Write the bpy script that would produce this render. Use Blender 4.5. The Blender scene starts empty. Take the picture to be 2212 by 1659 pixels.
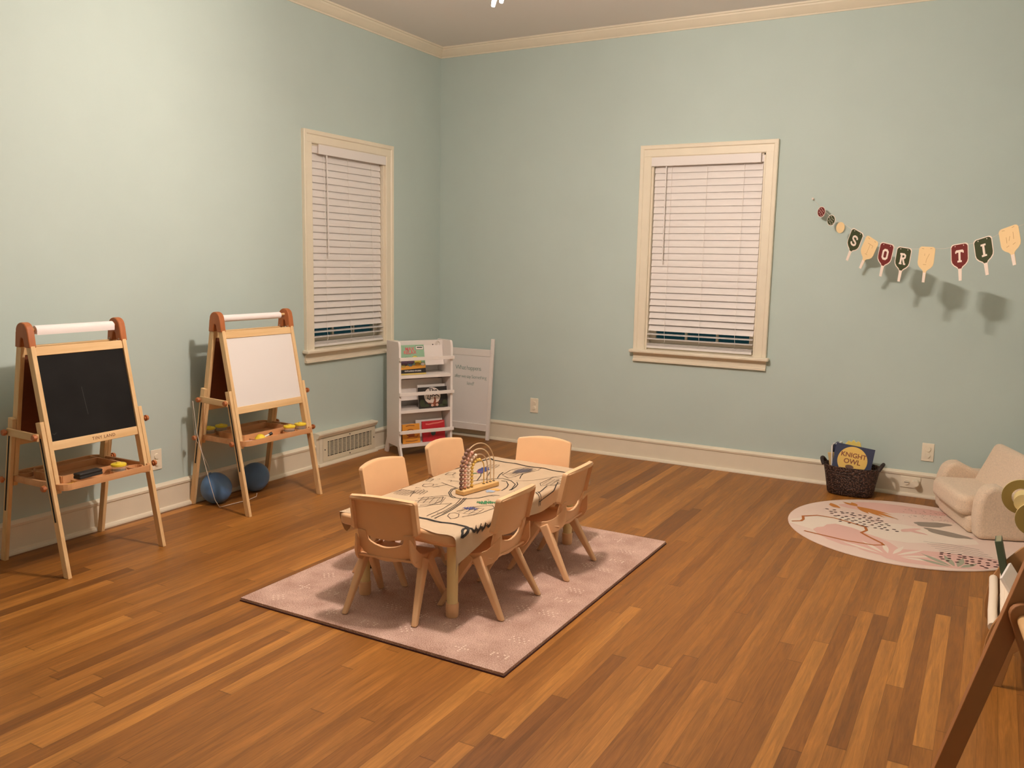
import bpy, bmesh, math, random
from mathutils import Vector, Matrix, Euler
random.seed(7)
PI = math.pi
SC = bpy.context.scene
COL = SC.collection
V3 = Vector

# ------------------------------------------------------------------ camera
cd = bpy.data.cameras.new('camera')
cam = bpy.data.objects.new('camera', cd); COL.objects.link(cam)
_r = V3((0.8707515, 0.4913599, 0.0189027)); _u = V3((-0.0859877, 0.1143064, 0.9897172)); _f = V3((-0.4841466, 0.8634232, -0.1417834))
cam.matrix_world = Matrix(((_r.x, _u.x, -_f.x, 4.00143), (_r.y, _u.y, -_f.y, -5.88034), (_r.z, _u.z, -_f.z, 1.43), (0, 0, 0, 1)))
cd.sensor_width = 36.0; cd.sensor_fit = 'HORIZONTAL'; cd.lens = 1844.916 * 36.0 / 2212.0
cd.clip_start = 0.05; cd.clip_end = 60
SC.camera = cam

# ------------------------------------------------------------------ world (dusk outside) and exposure
w = bpy.data.worlds.new('dusk'); SC.world = w; w.use_nodes = True
bg = w.node_tree.nodes['Background']; bg.inputs[0].default_value = (0.02, 0.055, 0.062, 1); bg.inputs[1].default_value = 0.55
SC.view_settings.view_transform = 'Standard'; SC.view_settings.look = 'None'
SC.view_settings.gamma = 1; SC.view_settings.use_curve_mapping = False
SC.view_settings.exposure = 0.0
LAMP_COLOR = (1.0, 0.845, 0.74); LAMP_STRENGTH = 2560.0

# ------------------------------------------------------------------ helpers
def lin(c):
    return tuple(((x/255)/12.92 if x/255 <= 0.04045 else ((x/255+0.055)/1.055)**2.4) for x in c)

class M:
    """collects shapes, then links them as ONE mesh object"""
    def __init__(s): s.bm = bmesh.new(); s.mi = 0
    def face(s, vs, mi=None):
        try:
            f = s.bm.faces.new(vs); f.material_index = s.mi if mi is None else mi; return f
        except ValueError: return None
    def box(s, c, size, R=None):
        c = V3(c); h = V3(size)/2; vs = []
        for x in (-1, 1):
            for y in (-1, 1):
                for z in (-1, 1):
                    p = V3((x*h.x, y*h.y, z*h.z))
                    if R is not None: p = R @ p
                    vs.append(s.bm.verts.new(c+p))
        for q in ((0,1,3,2),(4,6,7,5),(0,4,5,1),(2,3,7,6),(0,2,6,4),(1,5,7,3)): s.face([vs[i] for i in q])
        return s
    def b2(s, a, b):
        a = V3(a); b = V3(b); return s.box((a+b)/2, (abs(b.x-a.x), abs(b.y-a.y), abs(b.z-a.z)))
    def bar(s, p, q, w0, t0, side, w1=None, t1=None):
        """rectangular bar p->q; w along 'side', t across"""
        p = V3(p); q = V3(q); d = (q-p).normalized(); sd = V3(side); sd = (sd-d*sd.dot(d)).normalized(); n = d.cross(sd)
        w1 = w0 if w1 is None else w1; t1 = t0 if t1 is None else t1
        A = [s.bm.verts.new(p+sd*x*w0/2+n*y*t0/2) for x, y in ((-1,-1),(1,-1),(1,1),(-1,1))]
        B = [s.bm.verts.new(q+sd*x*w1/2+n*y*t1/2) for x, y in ((-1,-1),(1,-1),(1,1),(-1,1))]
        s.face(A[::-1]); s.face(B)
        for i in range(4): s.face([A[i], A[(i+1)%4], B[(i+1)%4], B[i]])
        return s
    def cyl(s, p, q, r0, r1=None, n=20, caps=True):
        p = V3(p); q = V3(q); r1 = r0 if r1 is None else r1; d = (q-p).normalized()
        a = d.orthogonal().normalized(); b = d.cross(a)
        A = [s.bm.verts.new(p+(a*math.cos(2*PI*i/n)+b*math.sin(2*PI*i/n))*r0) for i in range(n)]
        B = [s.bm.verts.new(q+(a*math.cos(2*PI*i/n)+b*math.sin(2*PI*i/n))*r1) for i in range(n)]
        for i in range(n): s.face([A[i], A[(i+1)%n], B[(i+1)%n], B[i]])
        if caps: s.face(A[::-1]); s.face(B)
        return s
    def tube(s, pts, r, n=8, caps=True):
        pts = [V3(p) for p in pts]; rings = []; a = None
        for i, p in enumerate(pts):
            d = (pts[min(i+1, len(pts)-1)]-pts[max(i-1, 0)]).normalized()
            if a is None: a = d.orthogonal().normalized()
            a = (a-d*a.dot(d)).normalized(); b = d.cross(a)
            rr = r[i] if isinstance(r, (list, tuple)) else r
            rings.append([s.bm.verts.new(p+(a*math.cos(2*PI*k/n)+b*math.sin(2*PI*k/n))*rr) for k in range(n)])
        for A, B in zip(rings, rings[1:]):
            for k in range(n): s.face([A[k], A[(k+1)%n], B[(k+1)%n], B[k]])
        if caps: s.face(rings[0][::-1]); s.face(rings[-1])
        return s
    def lathe(s, prof, n=28, c=(0,0,0), sx=1, sy=1):
        rings = []
        for r, z in prof:
            rings.append([s.bm.verts.new((c[0]+math.cos(2*PI*k/n)*r*sx, c[1]+math.sin(2*PI*k/n)*r*sy, c[2]+z)) for k in range(n)])
        for A, B in zip(rings, rings[1:]):
            for k in range(n): s.face([A[k], A[(k+1)%n], B[(k+1)%n], B[k]])
        s.face(rings[0][::-1]); s.face(rings[-1]); return s
    def ball(s, c, r, u=14, v=9, sc=(1,1,1)):
        m = Matrix.Translation(V3(c)) @ Matrix.Diagonal((sc[0], sc[1], sc[2], 1))
        res = bmesh.ops.create_uvsphere(s.bm, u_segments=u, v_segments=v, radius=r, matrix=m)
        for vv in res['verts']:
            for f in vv.link_faces: f.material_index = s.mi
        return s
    def prism(s, poly, o, ax, ay, t):
        """closed 2-D polygon in the plane (o; ax, ay) extruded by vector t"""
        o = V3(o); ax = V3(ax); ay = V3(ay); t = V3(t)
        A = [s.bm.verts.new(o+ax*x+ay*y) for x, y in poly]; B = [s.bm.verts.new(v.co+t) for v in A]
        s.face(A[::-1]); s.face(B)
        for i in range(len(A)): s.face([A[i], A[(i+1)%len(A)], B[(i+1)%len(A)], B[i]])
        return s
    def sheet(s, fn, us, vs, fb=None, t=None):
        """grid fn(u,v); closed with back grid fb(u,v) when given"""
        A = [[s.bm.verts.new(fn(u, v)) for v in vs] for u in us]
        nu, nv = len(us), len(vs)
        for i in range(nu-1):
            for j in range(nv-1): s.face([A[i][j], A[i+1][j], A[i+1][j+1], A[i][j+1]])
        if fb:
            B = [[s.bm.verts.new(fb(u, v)) for v in vs] for u in us]
            for i in range(nu-1):
                for j in range(nv-1): s.face([B[i][j], B[i][j+1], B[i+1][j+1], B[i+1][j]])
            for i in range(nu-1):
                s.face([A[i][0], B[i][0], B[i+1][0], A[i+1][0]]); s.face([A[i][-1], A[i+1][-1], B[i+1][-1], B[i][-1]])
            for j in range(nv-1):
                s.face([A[0][j], A[0][j+1], B[0][j+1], B[0][j]]); s.face([A[-1][j], B[-1][j], B[-1][j+1], A[-1][j+1]])
        return s
    def ribbon(s, pts, wd, o, ax, ay, h=0.0, closed=False, mi=None, fn=None):
        """flat stroke of width wd along 2-D points in plane (o;ax,ay) lifted by h"""
        P = [Vector((p[0], p[1])) for p in pts]
        if closed: P = P + [P[0]]
        o = V3(o); ax = V3(ax); ay = V3(ay); n = ax.cross(ay).normalized(); L = []
        for i, p in enumerate(P):
            if closed:
                a = P[i-1] if i > 0 else P[-2]; b = P[i+1] if i < len(P)-1 else P[1]
            else: a = P[max(i-1, 0)]; b = P[min(i+1, len(P)-1)]
            d1 = (p-a); d2 = (b-p)
            d1 = d1.normalized() if d1.length > 1e-9 else d2.normalized()
            d2 = d2.normalized() if d2.length > 1e-9 else d1
            d = (d1+d2); d = d.normalized() if d.length > 1e-6 else d1
            m = Vector((-d.y, d.x)); k = 1/max(0.5, abs(m.dot(Vector((-d1.y, d1.x)))))
            wv = wd[i] if isinstance(wd, (list, tuple)) else wd
            def mk(q):
                if fn: return fn(q.x, q.y, h)
                return o+ax*q.x+ay*q.y+n*h
            L.append((s.bm.verts.new(mk(p+m*wv/2*k)), s.bm.verts.new(mk(p-m*wv/2*k))))
        for (a, b), (c, d) in zip(L, L[1:]): s.face([a, b, d, c], mi)
        return s
    def poly(s, pts, o, ax, ay, h=0.0, mi=None):
        o = V3(o); ax = V3(ax); ay = V3(ay); n = ax.cross(ay).normalized()
        s.face([s.bm.verts.new(o+ax*x+ay*y+n*h) for x, y in pts], mi); return s
    def text(s, txt, size, o, ax, ay, h=0.0, mi=None, align='CENTER', ext=0.0003, spacing=1.0, off=0.0):
        c = bpy.data.curves.new('t', 'FONT'); c.body = txt; c.size = size; c.align_x = align; c.align_y = 'CENTER'
        c.extrude = ext; c.space_character = spacing; c.offset = off; c.resolution_u = 3
        ob = bpy.data.objects.new('t', c); COL.objects.link(ob)
        me = bpy.data.meshes.new_from_object(ob.evaluated_get(bpy.context.evaluated_depsgraph_get()))
        bpy.data.objects.remove(ob); bpy.data.curves.remove(c)
        o = V3(o); ax = V3(ax).normalized(); ay = V3(ay).normalized(); n = ax.cross(ay).normalized()
        vs = [s.bm.verts.new(o+ax*v.co.x+ay*v.co.y+n*(v.co.z+h)) for v in me.vertices]
        for p in me.polygons: s.face([vs[i] for i in p.vertices], mi)
        bpy.data.meshes.remove(me); return s

def obj(name, m, mats, parent=None, bevel=0.0, smooth=35, seg=2, sub=0, loc=None):
    bmesh.ops.recalc_face_normals(m.bm, faces=m.bm.faces)
    me = bpy.data.meshes.new(name); m.bm.to_mesh(me); m.bm.free()
    for mt in (mats if isinstance(mats, (list, tuple)) else [mats]): me.materials.append(mt)
    if smooth:
        me.polygons.foreach_set('use_smooth', [True]*len(me.polygons))
        try: me.set_sharp_from_angle(angle=math.radians(smooth))
        except Exception: pass
    o = bpy.data.objects.new(name, me); COL.objects.link(o)
    if parent: o.parent = parent
    if loc is not None: o.location = loc
    if bevel:
        b = o.modifiers.new('bevel', 'BEVEL'); b.width = bevel; b.segments = seg; b.limit_method = 'ANGLE'; b.angle_limit = math.radians(40)
    if sub:
        b = o.modifiers.new('sub', 'SUBSURF'); b.levels = sub; b.render_levels = sub
    return o
def tag(o, label, cat, group=None):
    o['label'] = label; o['category'] = cat
    if group: o['group'] = group
    return o
def thing(name, label, cat, loc=(0,0,0), rz=0.0, group=None):
    o = bpy.data.objects.new(name, None); COL.objects.link(o); o.empty_display_size = 0.05
    o.location = loc; o.rotation_euler = (0, 0, rz); tag(o, label, cat, group); return o
def struct(name, m=None, mats=None, **k):
    if m is None:
        o = bpy.data.objects.new(name, None); COL.objects.link(o)
    else: o = obj(name, m, mats, **k)
    o['kind'] = 'structure'; return o
def dup(root, loc, rz, label, group=None):
    r = root.copy(); COL.objects.link(r); r.location = loc; r.rotation_euler = (0, 0, rz); r['label'] = label
    if group: r['group'] = group
    for ch in list(root.children):
        c = ch.copy(); COL.objects.link(c); c.parent = r
        for g in ch.children:
            d = g.copy(); COL.objects.link(d); d.parent = c
    return r

# ------------------------------------------------------------------ materials
def mat(name, c, rough=0.6, bump=0.0, bscale=200.0, var=0.0, vscale=6.0, stretch=(1,1,1), spec=0.5, metal=0.0, sheen=0.0, detail=4.0, c2=None):
    m = bpy.data.materials.new(name); m.use_nodes = True; nt = m.node_tree; N = nt.nodes; L = nt.links
    b = N['Principled BSDF']; col = lin(c)
    b.inputs['Base Color'].default_value = (*col, 1); b.inputs['Roughness'].default_value = rough
    b.inputs['Metallic'].default_value = metal; b.inputs['Specular IOR Level'].default_value = spec
    if sheen: b.inputs['Sheen Weight'].default_value = sheen
    tc = N.new('ShaderNodeTexCoord'); mp = N.new('ShaderNodeMapping'); mp.inputs['Scale'].default_value = stretch
    L.new(tc.outputs['Object'], mp.inputs[0])
    if var or c2:
        n = N.new('ShaderNodeTexNoise'); n.inputs['Scale'].default_value = vscale; n.inputs['Detail'].default_value = detail
        L.new(mp.outputs[0], n.inputs['Vector'])
        r = N.new('ShaderNodeValToRGB'); r.color_ramp.elements[0].position = 0.3; r.color_ramp.elements[1].position = 0.7
        d = lin(c2) if c2 else tuple(x*(1-var) for x in col); e = col if c2 else tuple(min(1, x*(1+var)) for x in col)
        r.color_ramp.elements[0].color = (*d, 1); r.color_ramp.elements[1].color = (*e, 1)
        L.new(n.outputs['Fac'], r.inputs[0]); L.new(r.outputs[0], b.inputs['Base Color'])
    if bump:
        n2 = N.new('ShaderNodeTexNoise'); n2.inputs['Scale'].default_value = bscale; n2.inputs['Detail'].default_value = 3
        L.new(mp.outputs[0], n2.inputs['Vector'])
        bp = N.new('ShaderNodeBump'); bp.inputs['Strength'].default_value = bump; bp.inputs['Distance'].default_value = 0.002
        L.new(n2.outputs['Fac'], bp.inputs['Height']); L.new(bp.outputs[0], b.inputs['Normal'])
    return m

def floor_mat():
    m = bpy.data.materials.new('oak_floor'); m.use_nodes = True; nt = m.node_tree; N = nt.nodes; L = nt.links
    b = N['Principled BSDF']
    tc = N.new('ShaderNodeTexCoord'); sp = N.new('ShaderNodeSeparateXYZ'); L.new(tc.outputs['Object'], sp.inputs[0])
    def mth(op, a, bb=None, c=None):
        n = N.new('ShaderNodeMath'); n.operation = op
        for i, q in enumerate((a, bb, c)):
            if q is None: continue
            if isinstance(q, (int, float)): n.inputs[i].default_value = q
            else: L.new(q, n.inputs[i])
        return n.outputs[0]
    W = 0.0565; LEN = 1.6
    xs = mth('DIVIDE', sp.outputs[0], W); row = mth('FLOOR', xs); fx = mth('FRACT', xs)
    wn = N.new('ShaderNodeTexWhiteNoise'); wn.noise_dimensions = '1D'; L.new(row, wn.inputs['W'])
    ys = mth('ADD', mth('DIVIDE', sp.outputs[1], LEN), mth('MULTIPLY', wn.outputs['Value'], 13.7))
    # uneven board lengths
    ys2 = mth('ADD', ys, mth('MULTIPLY', mth('SINE', mth('MULTIPLY', ys, 2.1)), 0.28))
    pid = mth('FLOOR', ys2); fy = mth('FRACT', ys2)
    cx = N.new('ShaderNodeCombineXYZ'); L.new(row, cx.inputs[0]); L.new(pid, cx.inputs[1])
    w2 = N.new('ShaderNodeTexWhiteNoise'); w2.noise_dimensions = '2D'; L.new(cx.outputs[0], w2.inputs['Vector'])
    ramp = N.new('ShaderNodeValToRGB'); e = ramp.color_ramp.elements
    e[0].position = 0.0; e[0].color = (*lin((126, 78, 32)), 1); e[1].position = 1.0; e[1].color = (*lin((186, 126, 58)), 1)
    for p, c in ((0.12, (143, 90, 37)), (0.5, (154, 99, 41)), (0.88, (168, 110, 48))):
        q = ramp.color_ramp.elements.new(p); q.color = (*lin(c), 1)
    L.new(w2.outputs['Value'], ramp.inputs[0])
    # grain: per-board offset, stretched along the boards
    off = mth('MULTIPLY', w2.outputs['Value'], 37.0)
    g = N.new('ShaderNodeCombineXYZ'); L.new(mth('MULTIPLY', sp.outputs[0], 55.0), g.inputs[0]); L.new(mth('MULTIPLY', sp.outputs[1], 3.2), g.inputs[1]); L.new(off, g.inputs[2])
    n1 = N.new('ShaderNodeTexNoise'); n1.inputs['Scale'].default_value = 1.0; n1.inputs['Detail'].default_value = 6; n1.inputs['Roughness'].default_value = 0.62; n1.inputs['Distortion'].default_value = 0.9
    L.new(g.outputs[0], n1.inputs['Vector'])
    g2 = N.new('ShaderNodeCombineXYZ'); L.new(mth('MULTIPLY', sp.outputs[0], 420.0), g2.inputs[0]); L.new(mth('MULTIPLY', sp.outputs[1], 14.0), g2.inputs[1]); L.new(off, g2.inputs[2])
    n2 = N.new('ShaderNodeTexNoise'); n2.inputs['Scale'].default_value = 1.0; n2.inputs['Detail'].default_value = 3; L.new(g2.outputs[0], n2.inputs['Vector'])
    mr = N.new('ShaderNodeMapRange'); mr.inputs[1].default_value = 0.33; mr.inputs[2].default_value = 0.68; mr.inputs[3].default_value = 0.72; mr.inputs[4].default_value = 1.17; L.new(n1.outputs['Fac'], mr.inputs[0])
    mr2 = N.new('ShaderNodeMapRange'); mr2.inputs[1].default_value = 0.3; mr2.inputs[2].default_value = 0.7; mr2.inputs[3].default_value = 0.88; mr2.inputs[4].default_value = 1.08; L.new(n2.outputs['Fac'], mr2.inputs[0])
    k = mth('MULTIPLY', mr.outputs[0], mr2.outputs[0])
    # thin dark joints between boards
    ex = mth('MINIMUM', fx, mth('SUBTRACT', 1.0, fx)); ey = mth('MINIMUM', fy, mth('SUBTRACT', 1.0, fy))
    jx = N.new('ShaderNodeMapRange'); jx.inputs[1].default_value = 0.0; jx.inputs[2].default_value = 0.022; jx.inputs[3].default_value = 0.62; jx.inputs[4].default_value = 1.0; L.new(ex, jx.inputs[0])
    jy = N.new('ShaderNodeMapRange'); jy.inputs[1].default_value = 0.0; jy.inputs[2].default_value = 0.0022; jy.inputs[3].default_value = 0.5; jy.inputs[4].default_value = 1.0; L.new(ey, jy.inputs[0])
    k = mth('MULTIPLY', k, mth('MULTIPLY', jx.outputs[0], jy.outputs[0]))
    vm = N.new('ShaderNodeVectorMath'); vm.operation = 'SCALE'; L.new(ramp.outputs[0], vm.inputs[0]); L.new(k, vm.inputs['Scale'])
    L.new(vm.outputs[0], b.inputs['Base Color'])
    rr = N.new('ShaderNodeMapRange'); rr.inputs[3].default_value = 0.36; rr.inputs[4].default_value = 0.5; L.new(n1.outputs['Fac'], rr.inputs[0]); L.new(rr.outputs[0], b.inputs['Roughness'])
    b.inputs['Specular IOR Level'].default_value = 0.35
    bp = N.new('ShaderNodeBump'); bp.inputs['Strength'].default_value = 0.12; bp.inputs['Distance'].default_value = 0.001; L.new(k, bp.inputs['Height']); L.new(bp.outputs[0], b.inputs['Normal'])
    return m

def wood(name, c, c2, scale=1.0, axis=2, rough=0.5):
    st = [40*scale, 40*scale, 40*scale]; st[axis] = 2.2*scale
    return mat(name, c, rough, c2=c2, vscale=1.0, stretch=tuple(st), detail=5)

m_wall = mat('wall_paint', (188, 204, 198), 0.75, bump=0.15, bscale=350, var=0.02, vscale=2.5)
m_ceil = mat('ceiling_paint', (232, 226, 220), 0.85, bump=0.1, bscale=250)
m_trim = mat('trim_paint', (232, 222, 200), 0.45, var=0.02, vscale=9)
m_floor = floor_mat()
m_blind = mat('blind_white', (232, 226, 222), 0.5)
m_white = mat('white_paint', (240, 232, 226), 0.5)
m_plate = mat('outlet_plastic', (240, 230, 208), 0.4)
m_dark = mat('dark_gap', (22, 18, 16), 0.7)
m_black = mat('black_plastic', (24, 22, 22), 0.45)
m_chair = mat('chair_plastic', (234, 188, 142), 0.42, bump=0.05, bscale=600, var=0.02, vscale=12)
m_tleg = mat('table_leg_cream', (232, 208, 150), 0.42)
m_pine = wood('pine_z', (236, 202, 152), (220, 180, 126))
m_piney = wood('pine_y', (236, 202, 152), (220, 180, 126), axis=1)
m_pinex = wood('pine_x', (232, 198, 148), (214, 174, 120), axis=0)
m_cap = wood('stained_cap', (184, 110, 60), (166, 94, 48))
m_tray = wood('tray_wood', (222, 168, 118), (206, 150, 102), axis=1)
m_hard = mat('hardboard_back', (110, 56, 28), 0.7, var=0.06, vscale=60)
m_chalk = mat('chalkboard', (15, 13, 12), 0.75, c2=(24, 23, 22), vscale=7, spec=0.25)
m_wb = mat('whiteboard', (236, 230, 226), 0.3)
m_paper = mat('paper_white', (246, 238, 236), 0.7)
m_yel = mat('yellow_plastic', (240, 212, 60), 0.35)
m_eraser = mat('felt_grey', (52, 48, 44), 0.9)
m_kraft = mat('kraft_paper', (196, 172, 142), 0.75, var=0.03, vscale=14)
m_ink = mat('black_ink', (28, 24, 22), 0.6)
m_inkt = mat('thin_ink', (72, 58, 48), 0.7)

# ------------------------------------------------------------------ room shell
RX, RY, RZ = 5.0, -7.6, 3.085
def wall_with_hole(fn, a0, a1, h0, h1, z0, z1, m):
    """fn(a, z) -> (outer/inner) points; four boxes round the opening"""
    for (p, q, r, s_) in ((a0, h0, 0, RZ), (h1, a1, 0, RZ), (h0, h1, 0, z0), (h0, h1, z1, RZ)):
        A = fn(p, r); B = fn(q, s_); m.b2(A[0], B[1])
WL = (-1.515, -0.73)      # left opening y range
WR = (1.808, 2.60)        # right opening x range
WZ = (0.815, 2.175)
m = M(); wall_with_hole(lambda a, z: ((-0.14, a, z), (0.0, a, z)), RY, 0.14, WL[0], WL[1], WZ[0], WZ[1], m); struct('wall_left', m, m_wall, smooth=0)
m = M(); wall_with_hole(lambda a, z: ((a, 0.14, z), (a, 0.0, z)), 0.0, RX+0.14, WR[0], WR[1], WZ[0], WZ[1], m); struct('wall_back', m, m_wall, smooth=0)
struct('wall_right', M().b2((RX, 0, 0), (RX+0.14, RY, RZ)), m_wall, smooth=0)
struct('wall_front', M().b2((-0.14, RY-0.14, 0), (RX+0.14, RY, RZ)), m_wall, smooth=0)
struct('floor', M().b2((-0.14, RY-0.14, -0.1), (RX+0.14, 0.14, 0)), m_floor, smooth=0)
struct('ceiling', M().b2((-0.14, RY-0.14, RZ), (RX+0.14, 0.14, RZ+0.1)), m_ceil, smooth=0)
# crown moulding
crown = [(0, -0.070), (0.006, -0.070), (0.010, -0.062), (0.022, -0.055), (0.040, -0.034), (0.052, -0.022), (0.056, -0.012), (0.064, -0.010), (0.068, 0), (0, 0)]
struct('trim_1', M().prism(crown, (0, 0, RZ), (1, 0, 0), (0, 0, 1), (0, RY, 0)), m_trim, smooth=20)
struct('trim_2', M().prism(crown, (0, 0, RZ), (0, -1, 0), (0, 0, 1), (RX, 0, 0)), m_trim, smooth=20)
struct('trim_3', M().prism(crown, (RX, 0, RZ), (-1, 0, 0), (0, 0, 1), (0, RY, 0)), m_trim, smooth=20)
# baseboards: shoe, board, cap
base = [(0, 0), (0.034, 0), (0.034, 0.008), (0.030, 0.018), (0.018, 0.022), (0.018, 0.130), (0.024, 0.134), (0.026, 0.146), (0.016, 0.156), (0.008, 0.160), (0, 0.160)]
mb = M(); mb.prism(base, (0, 0, 0), (1, 0, 0), (0, 0, 1), (0, -0.885, 0)); mb.prism(base, (0, -1.50, 0), (1, 0, 0), (0, 0, 1), (0, RY+1.50, 0))
struct('baseboard_left', mb, m_trim, smooth=20)
struct('baseboard_back', M().prism(base, (0, 0, 0), (0, -1, 0), (0, 0, 1), (RX, 0, 0)), m_trim, smooth=20)
struct('baseboard_right', M().prism(base, (RX, 0, 0), (-1, 0, 0), (0, 0, 1), (0, RY, 0)), m_trim, smooth=20)

# ------------------------------------------------------------------ windows (local: x along wall, y into room = -, z up)
m_glass = bpy.data.materials.new('window_glass'); m_glass.use_nodes = True
g = m_glass.node_tree.nodes['Principled BSDF']; g.inputs['Base Color'].default_value = (0.6, 0.8, 0.8, 1); g.inputs['Roughness'].default_value = 0.03
g.inputs['Transmission Weight'].default_value = 1.0; g.inputs['IOR'].default_value = 1.1
def window(name, x0, x1, loc, rz):
    """x0,x1 opening in local coordinates, room side is -y"""
    r = struct(name); r.location = loc; r.rotation_euler = (0, 0, rz)
    z0, z1 = WZ; cw = 0.083
    c = M(); prof = [(0, 0), (0, -0.016), (0.006, -0.020), (0.052, -0.020), (0.058, -0.026), (cw-0.004, -0.028), (cw, -0.024), (cw, 0)]
    c.prism(prof, (x1, 0, z0), (1, 0, 0), (0, 1, 0), (0, 0, z1-z0+cw))
    c.prism(prof, (x0, 0, z0), (-1, 0, 0), (0, 1, 0), (0, 0, z1-z0+cw))
    c.prism(prof, (x0-cw+0.002, -0.001, z1), (0, 0, 1), (0, 1, 0), (x1-x0+2*cw-0.004, 0, 0))
    obj('casing', c, m_trim, r, smooth=20)
    j = M(); j.b2((x0, 0, z0), (x0+0.012, 0.135, z1)); j.b2((x1-0.012, 0, z0), (x1, 0.135, z1)); j.b2((x0, 0, z1-0.012), (x1, 0.135, z1)); j.b2((x0, 0.02, z0), (x1, 0.135, z0+0.012))
    obj('jamb', j, m_trim, r)
    s = M(); s.b2((x0-cw-0.022, -0.058, z0-0.022), (x1+cw+0.022, 0.0, z0+0.002)); s.b2((x0+0.001, -0.001, z0-0.02), (x1-0.001, 0.08, z0+0.002))
    obj('sill', s, m_trim, r, bevel=0.007)
    ap = [(0, -0.022), (-0.020, -0.022), (-0.020, -0.044), (-0.014, -0.050), (-0.014, -0.085), (-0.024, -0.092), (-0.024, -0.104), (0, -0.104)]
    obj('apron', M().prism(ap, (x0-cw, 0, z0+0.018), (0, 1, 0), (0, 0, 1), (x1-x0+2*cw, 0, 0)), m_trim, r, smooth=20)
    f = M(); sx0, sx1 = x0+0.012, x1-0.012
    for (a, b_, ya, yb) in ((z0+0.012, (z0+z1)/2+0.02, 0.062, 0.092), ((z0+z1)/2-0.02, z1-0.012, 0.094, 0.124)):
        f.b2((sx0, ya, a), (sx0+0.045, yb, b_)); f.b2((sx1-0.045, ya, a), (sx1, yb, b_)); f.b2((sx0+0.045, ya, a), (sx1-0.045, yb, a+0.06)); f.b2((sx0+0.045, ya, b_-0.035), (sx1-0.045, yb, b_))
        for k in (1, 2):
            xx = sx0+0.045+(sx1-sx0-0.09)*k/3; f.b2((xx-0.009, ya+0.004, a+0.06), (xx+0.009, yb-0.004, b_-0.035))
        zz = (a+b_)/2+0.03; f.b2((sx0+0.045, ya+0.006, zz-0.008), (sx1-0.045, yb-0.006, zz+0.008))
    obj('sash', f, m_trim, r)
    obj('pane', M().b2((sx0+0.04, 0.075, z0+0.06), (sx1-0.04, 0.078, (z0+z1)/2)), m_glass, r, smooth=0)
    obj('pane', M().b2((sx0+0.04, 0.107, (z0+z1)/2), (sx1-0.04, 0.110, z1-0.04)), m_glass, r, smooth=0)
    return r
window('window_1', WR[0], WR[1], (0, 0, 0), 0)
# the left wall: local x runs along +y, room side (-y local) must be +x  -> rotate by +90 deg
window('window_2', WL[0], WL[1], (0, 0, 0), PI/2)

def blind(label, x0, x1, loc, rz, val0, val1, bend, gap_left, wand_x, lean):
    r = thing('window_blind', label, 'window blind', loc, rz)
    ztop = 2.168
    h = M(); h.b2((x0+0.02, 0.004, ztop-0.05), (x1-0.012, 0.052, ztop)); obj('head_rail', h, m_blind, r, bevel=0.002)
    obj('valance', M().b2((val0, -0.016, 2.113), (val1, -0.004, 2.18)), m_blind, r, bevel=0.003)
    s = M(); pitch = 0.0466; n = 25; zz = ztop-0.062; a0 = 0.18
    for i in range(n):
        tilt = math.radians(78 - (6 if i > n-8 else 0) - max(0, i-(n-6))*2.2)
        cz = zz - i*pitch - 0.012; shift = lean*(i/n)
        c, sn = math.cos(tilt), math.sin(tilt); P = []
        for t in (-1, -0.5, 0, 0.5, 1):
            yy = 0.026 - c*t*0.025 + (1-t*t)*0.003*sn; z_ = cz + sn*t*0.025*-1*-1
            P.append((yy, z_))
        # front (room side) edge is the lower one
        P = [(0.026 + c*t*0.025 - (1-t*t)*0.0025, cz + sn*t*0.0255) for t in (-1, -0.5, 0, 0.5, 1)]
        Q = [(p[0]+0.0028, p[1]) for p in P[::-1]]
        s.prism(P+Q, (x0+0.016+shift, 0, 0), (0, 1, 0), (0, 0, 1), (x1-x0-0.036, 0, 0))
    zl = zz - n*pitch - 0.012
    sh = lean
    for k, ang in ((0, 6), (1, 3)):
        cz = 0.928 - k*0.034; t = math.radians(ang); c, sn = math.cos(t), math.sin(t)
        P = [(0.026 + c*q*0.025, cz + sn*q*0.025 + (1-q*q)*0.002) for q in (-1, -0.5, 0, 0.5, 1)]; Q = [(p[0], p[1]+0.0028) for p in P[::-1]]
        s.prism(P+Q, (x0+0.010+sh, 0, 0), (0, 1, 0), (0, 0, 1), (x1-x0-0.03, 0, 0))
    obj('slats', s, m_blind, r, smooth=30)
    b = M(); b.b2((x0+0.012+sh, 0.002, 0.829), (x1-0.022+sh, 0.050, 0.846)); b.b2((x0+0.012+sh, 0.004, 0.848), (x1-0.022+sh, 0.048, 0.851)); b.b2((x0+0.012+sh, 0.004, 0.853), (x1-0.022+sh, 0.048, 0.856)); b.b2((x0+0.012+sh, 0.004, 0.8585), (x1-0.022+sh, 0.048, 0.861))
    obj('bottom_rail', b, m_blind, r, bevel=0.001)
    cds = M()
    for fx in (0.18, 0.5, 0.82):
        xx = x0+(x1-x0)*fx
        cds.tube([(xx, 0.012, ztop-0.05), (xx+lean*0.6, -0.0025, 1.5), (xx+lean, -0.0015, 0.94), (xx+lean+0.006, -0.003, 0.88), (xx+lean-0.008, -0.002, 0.86), (xx+lean+0.01, -0.004, 0.848), (xx+lean, 0.0, 0.84)], 0.0011, 5)
    obj('ladder_cord', cds, m_white, r)
    obj('tilt_wand', M().tube([(wand_x, -0.004, 2.118), (wand_x+0.001, -0.008, 1.9), (wand_x+0.002, -0.012, 1.445)], 0.0045, 8), m_blind, r)
    return r
blind('white slatted blind in the right-hand window of the far wall, lowest slats open', WR[0], WR[1], (0, 0, 0), 0, WR[0]-0.018, 2.572, 0, 0, 1.914, 0.0)
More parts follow.
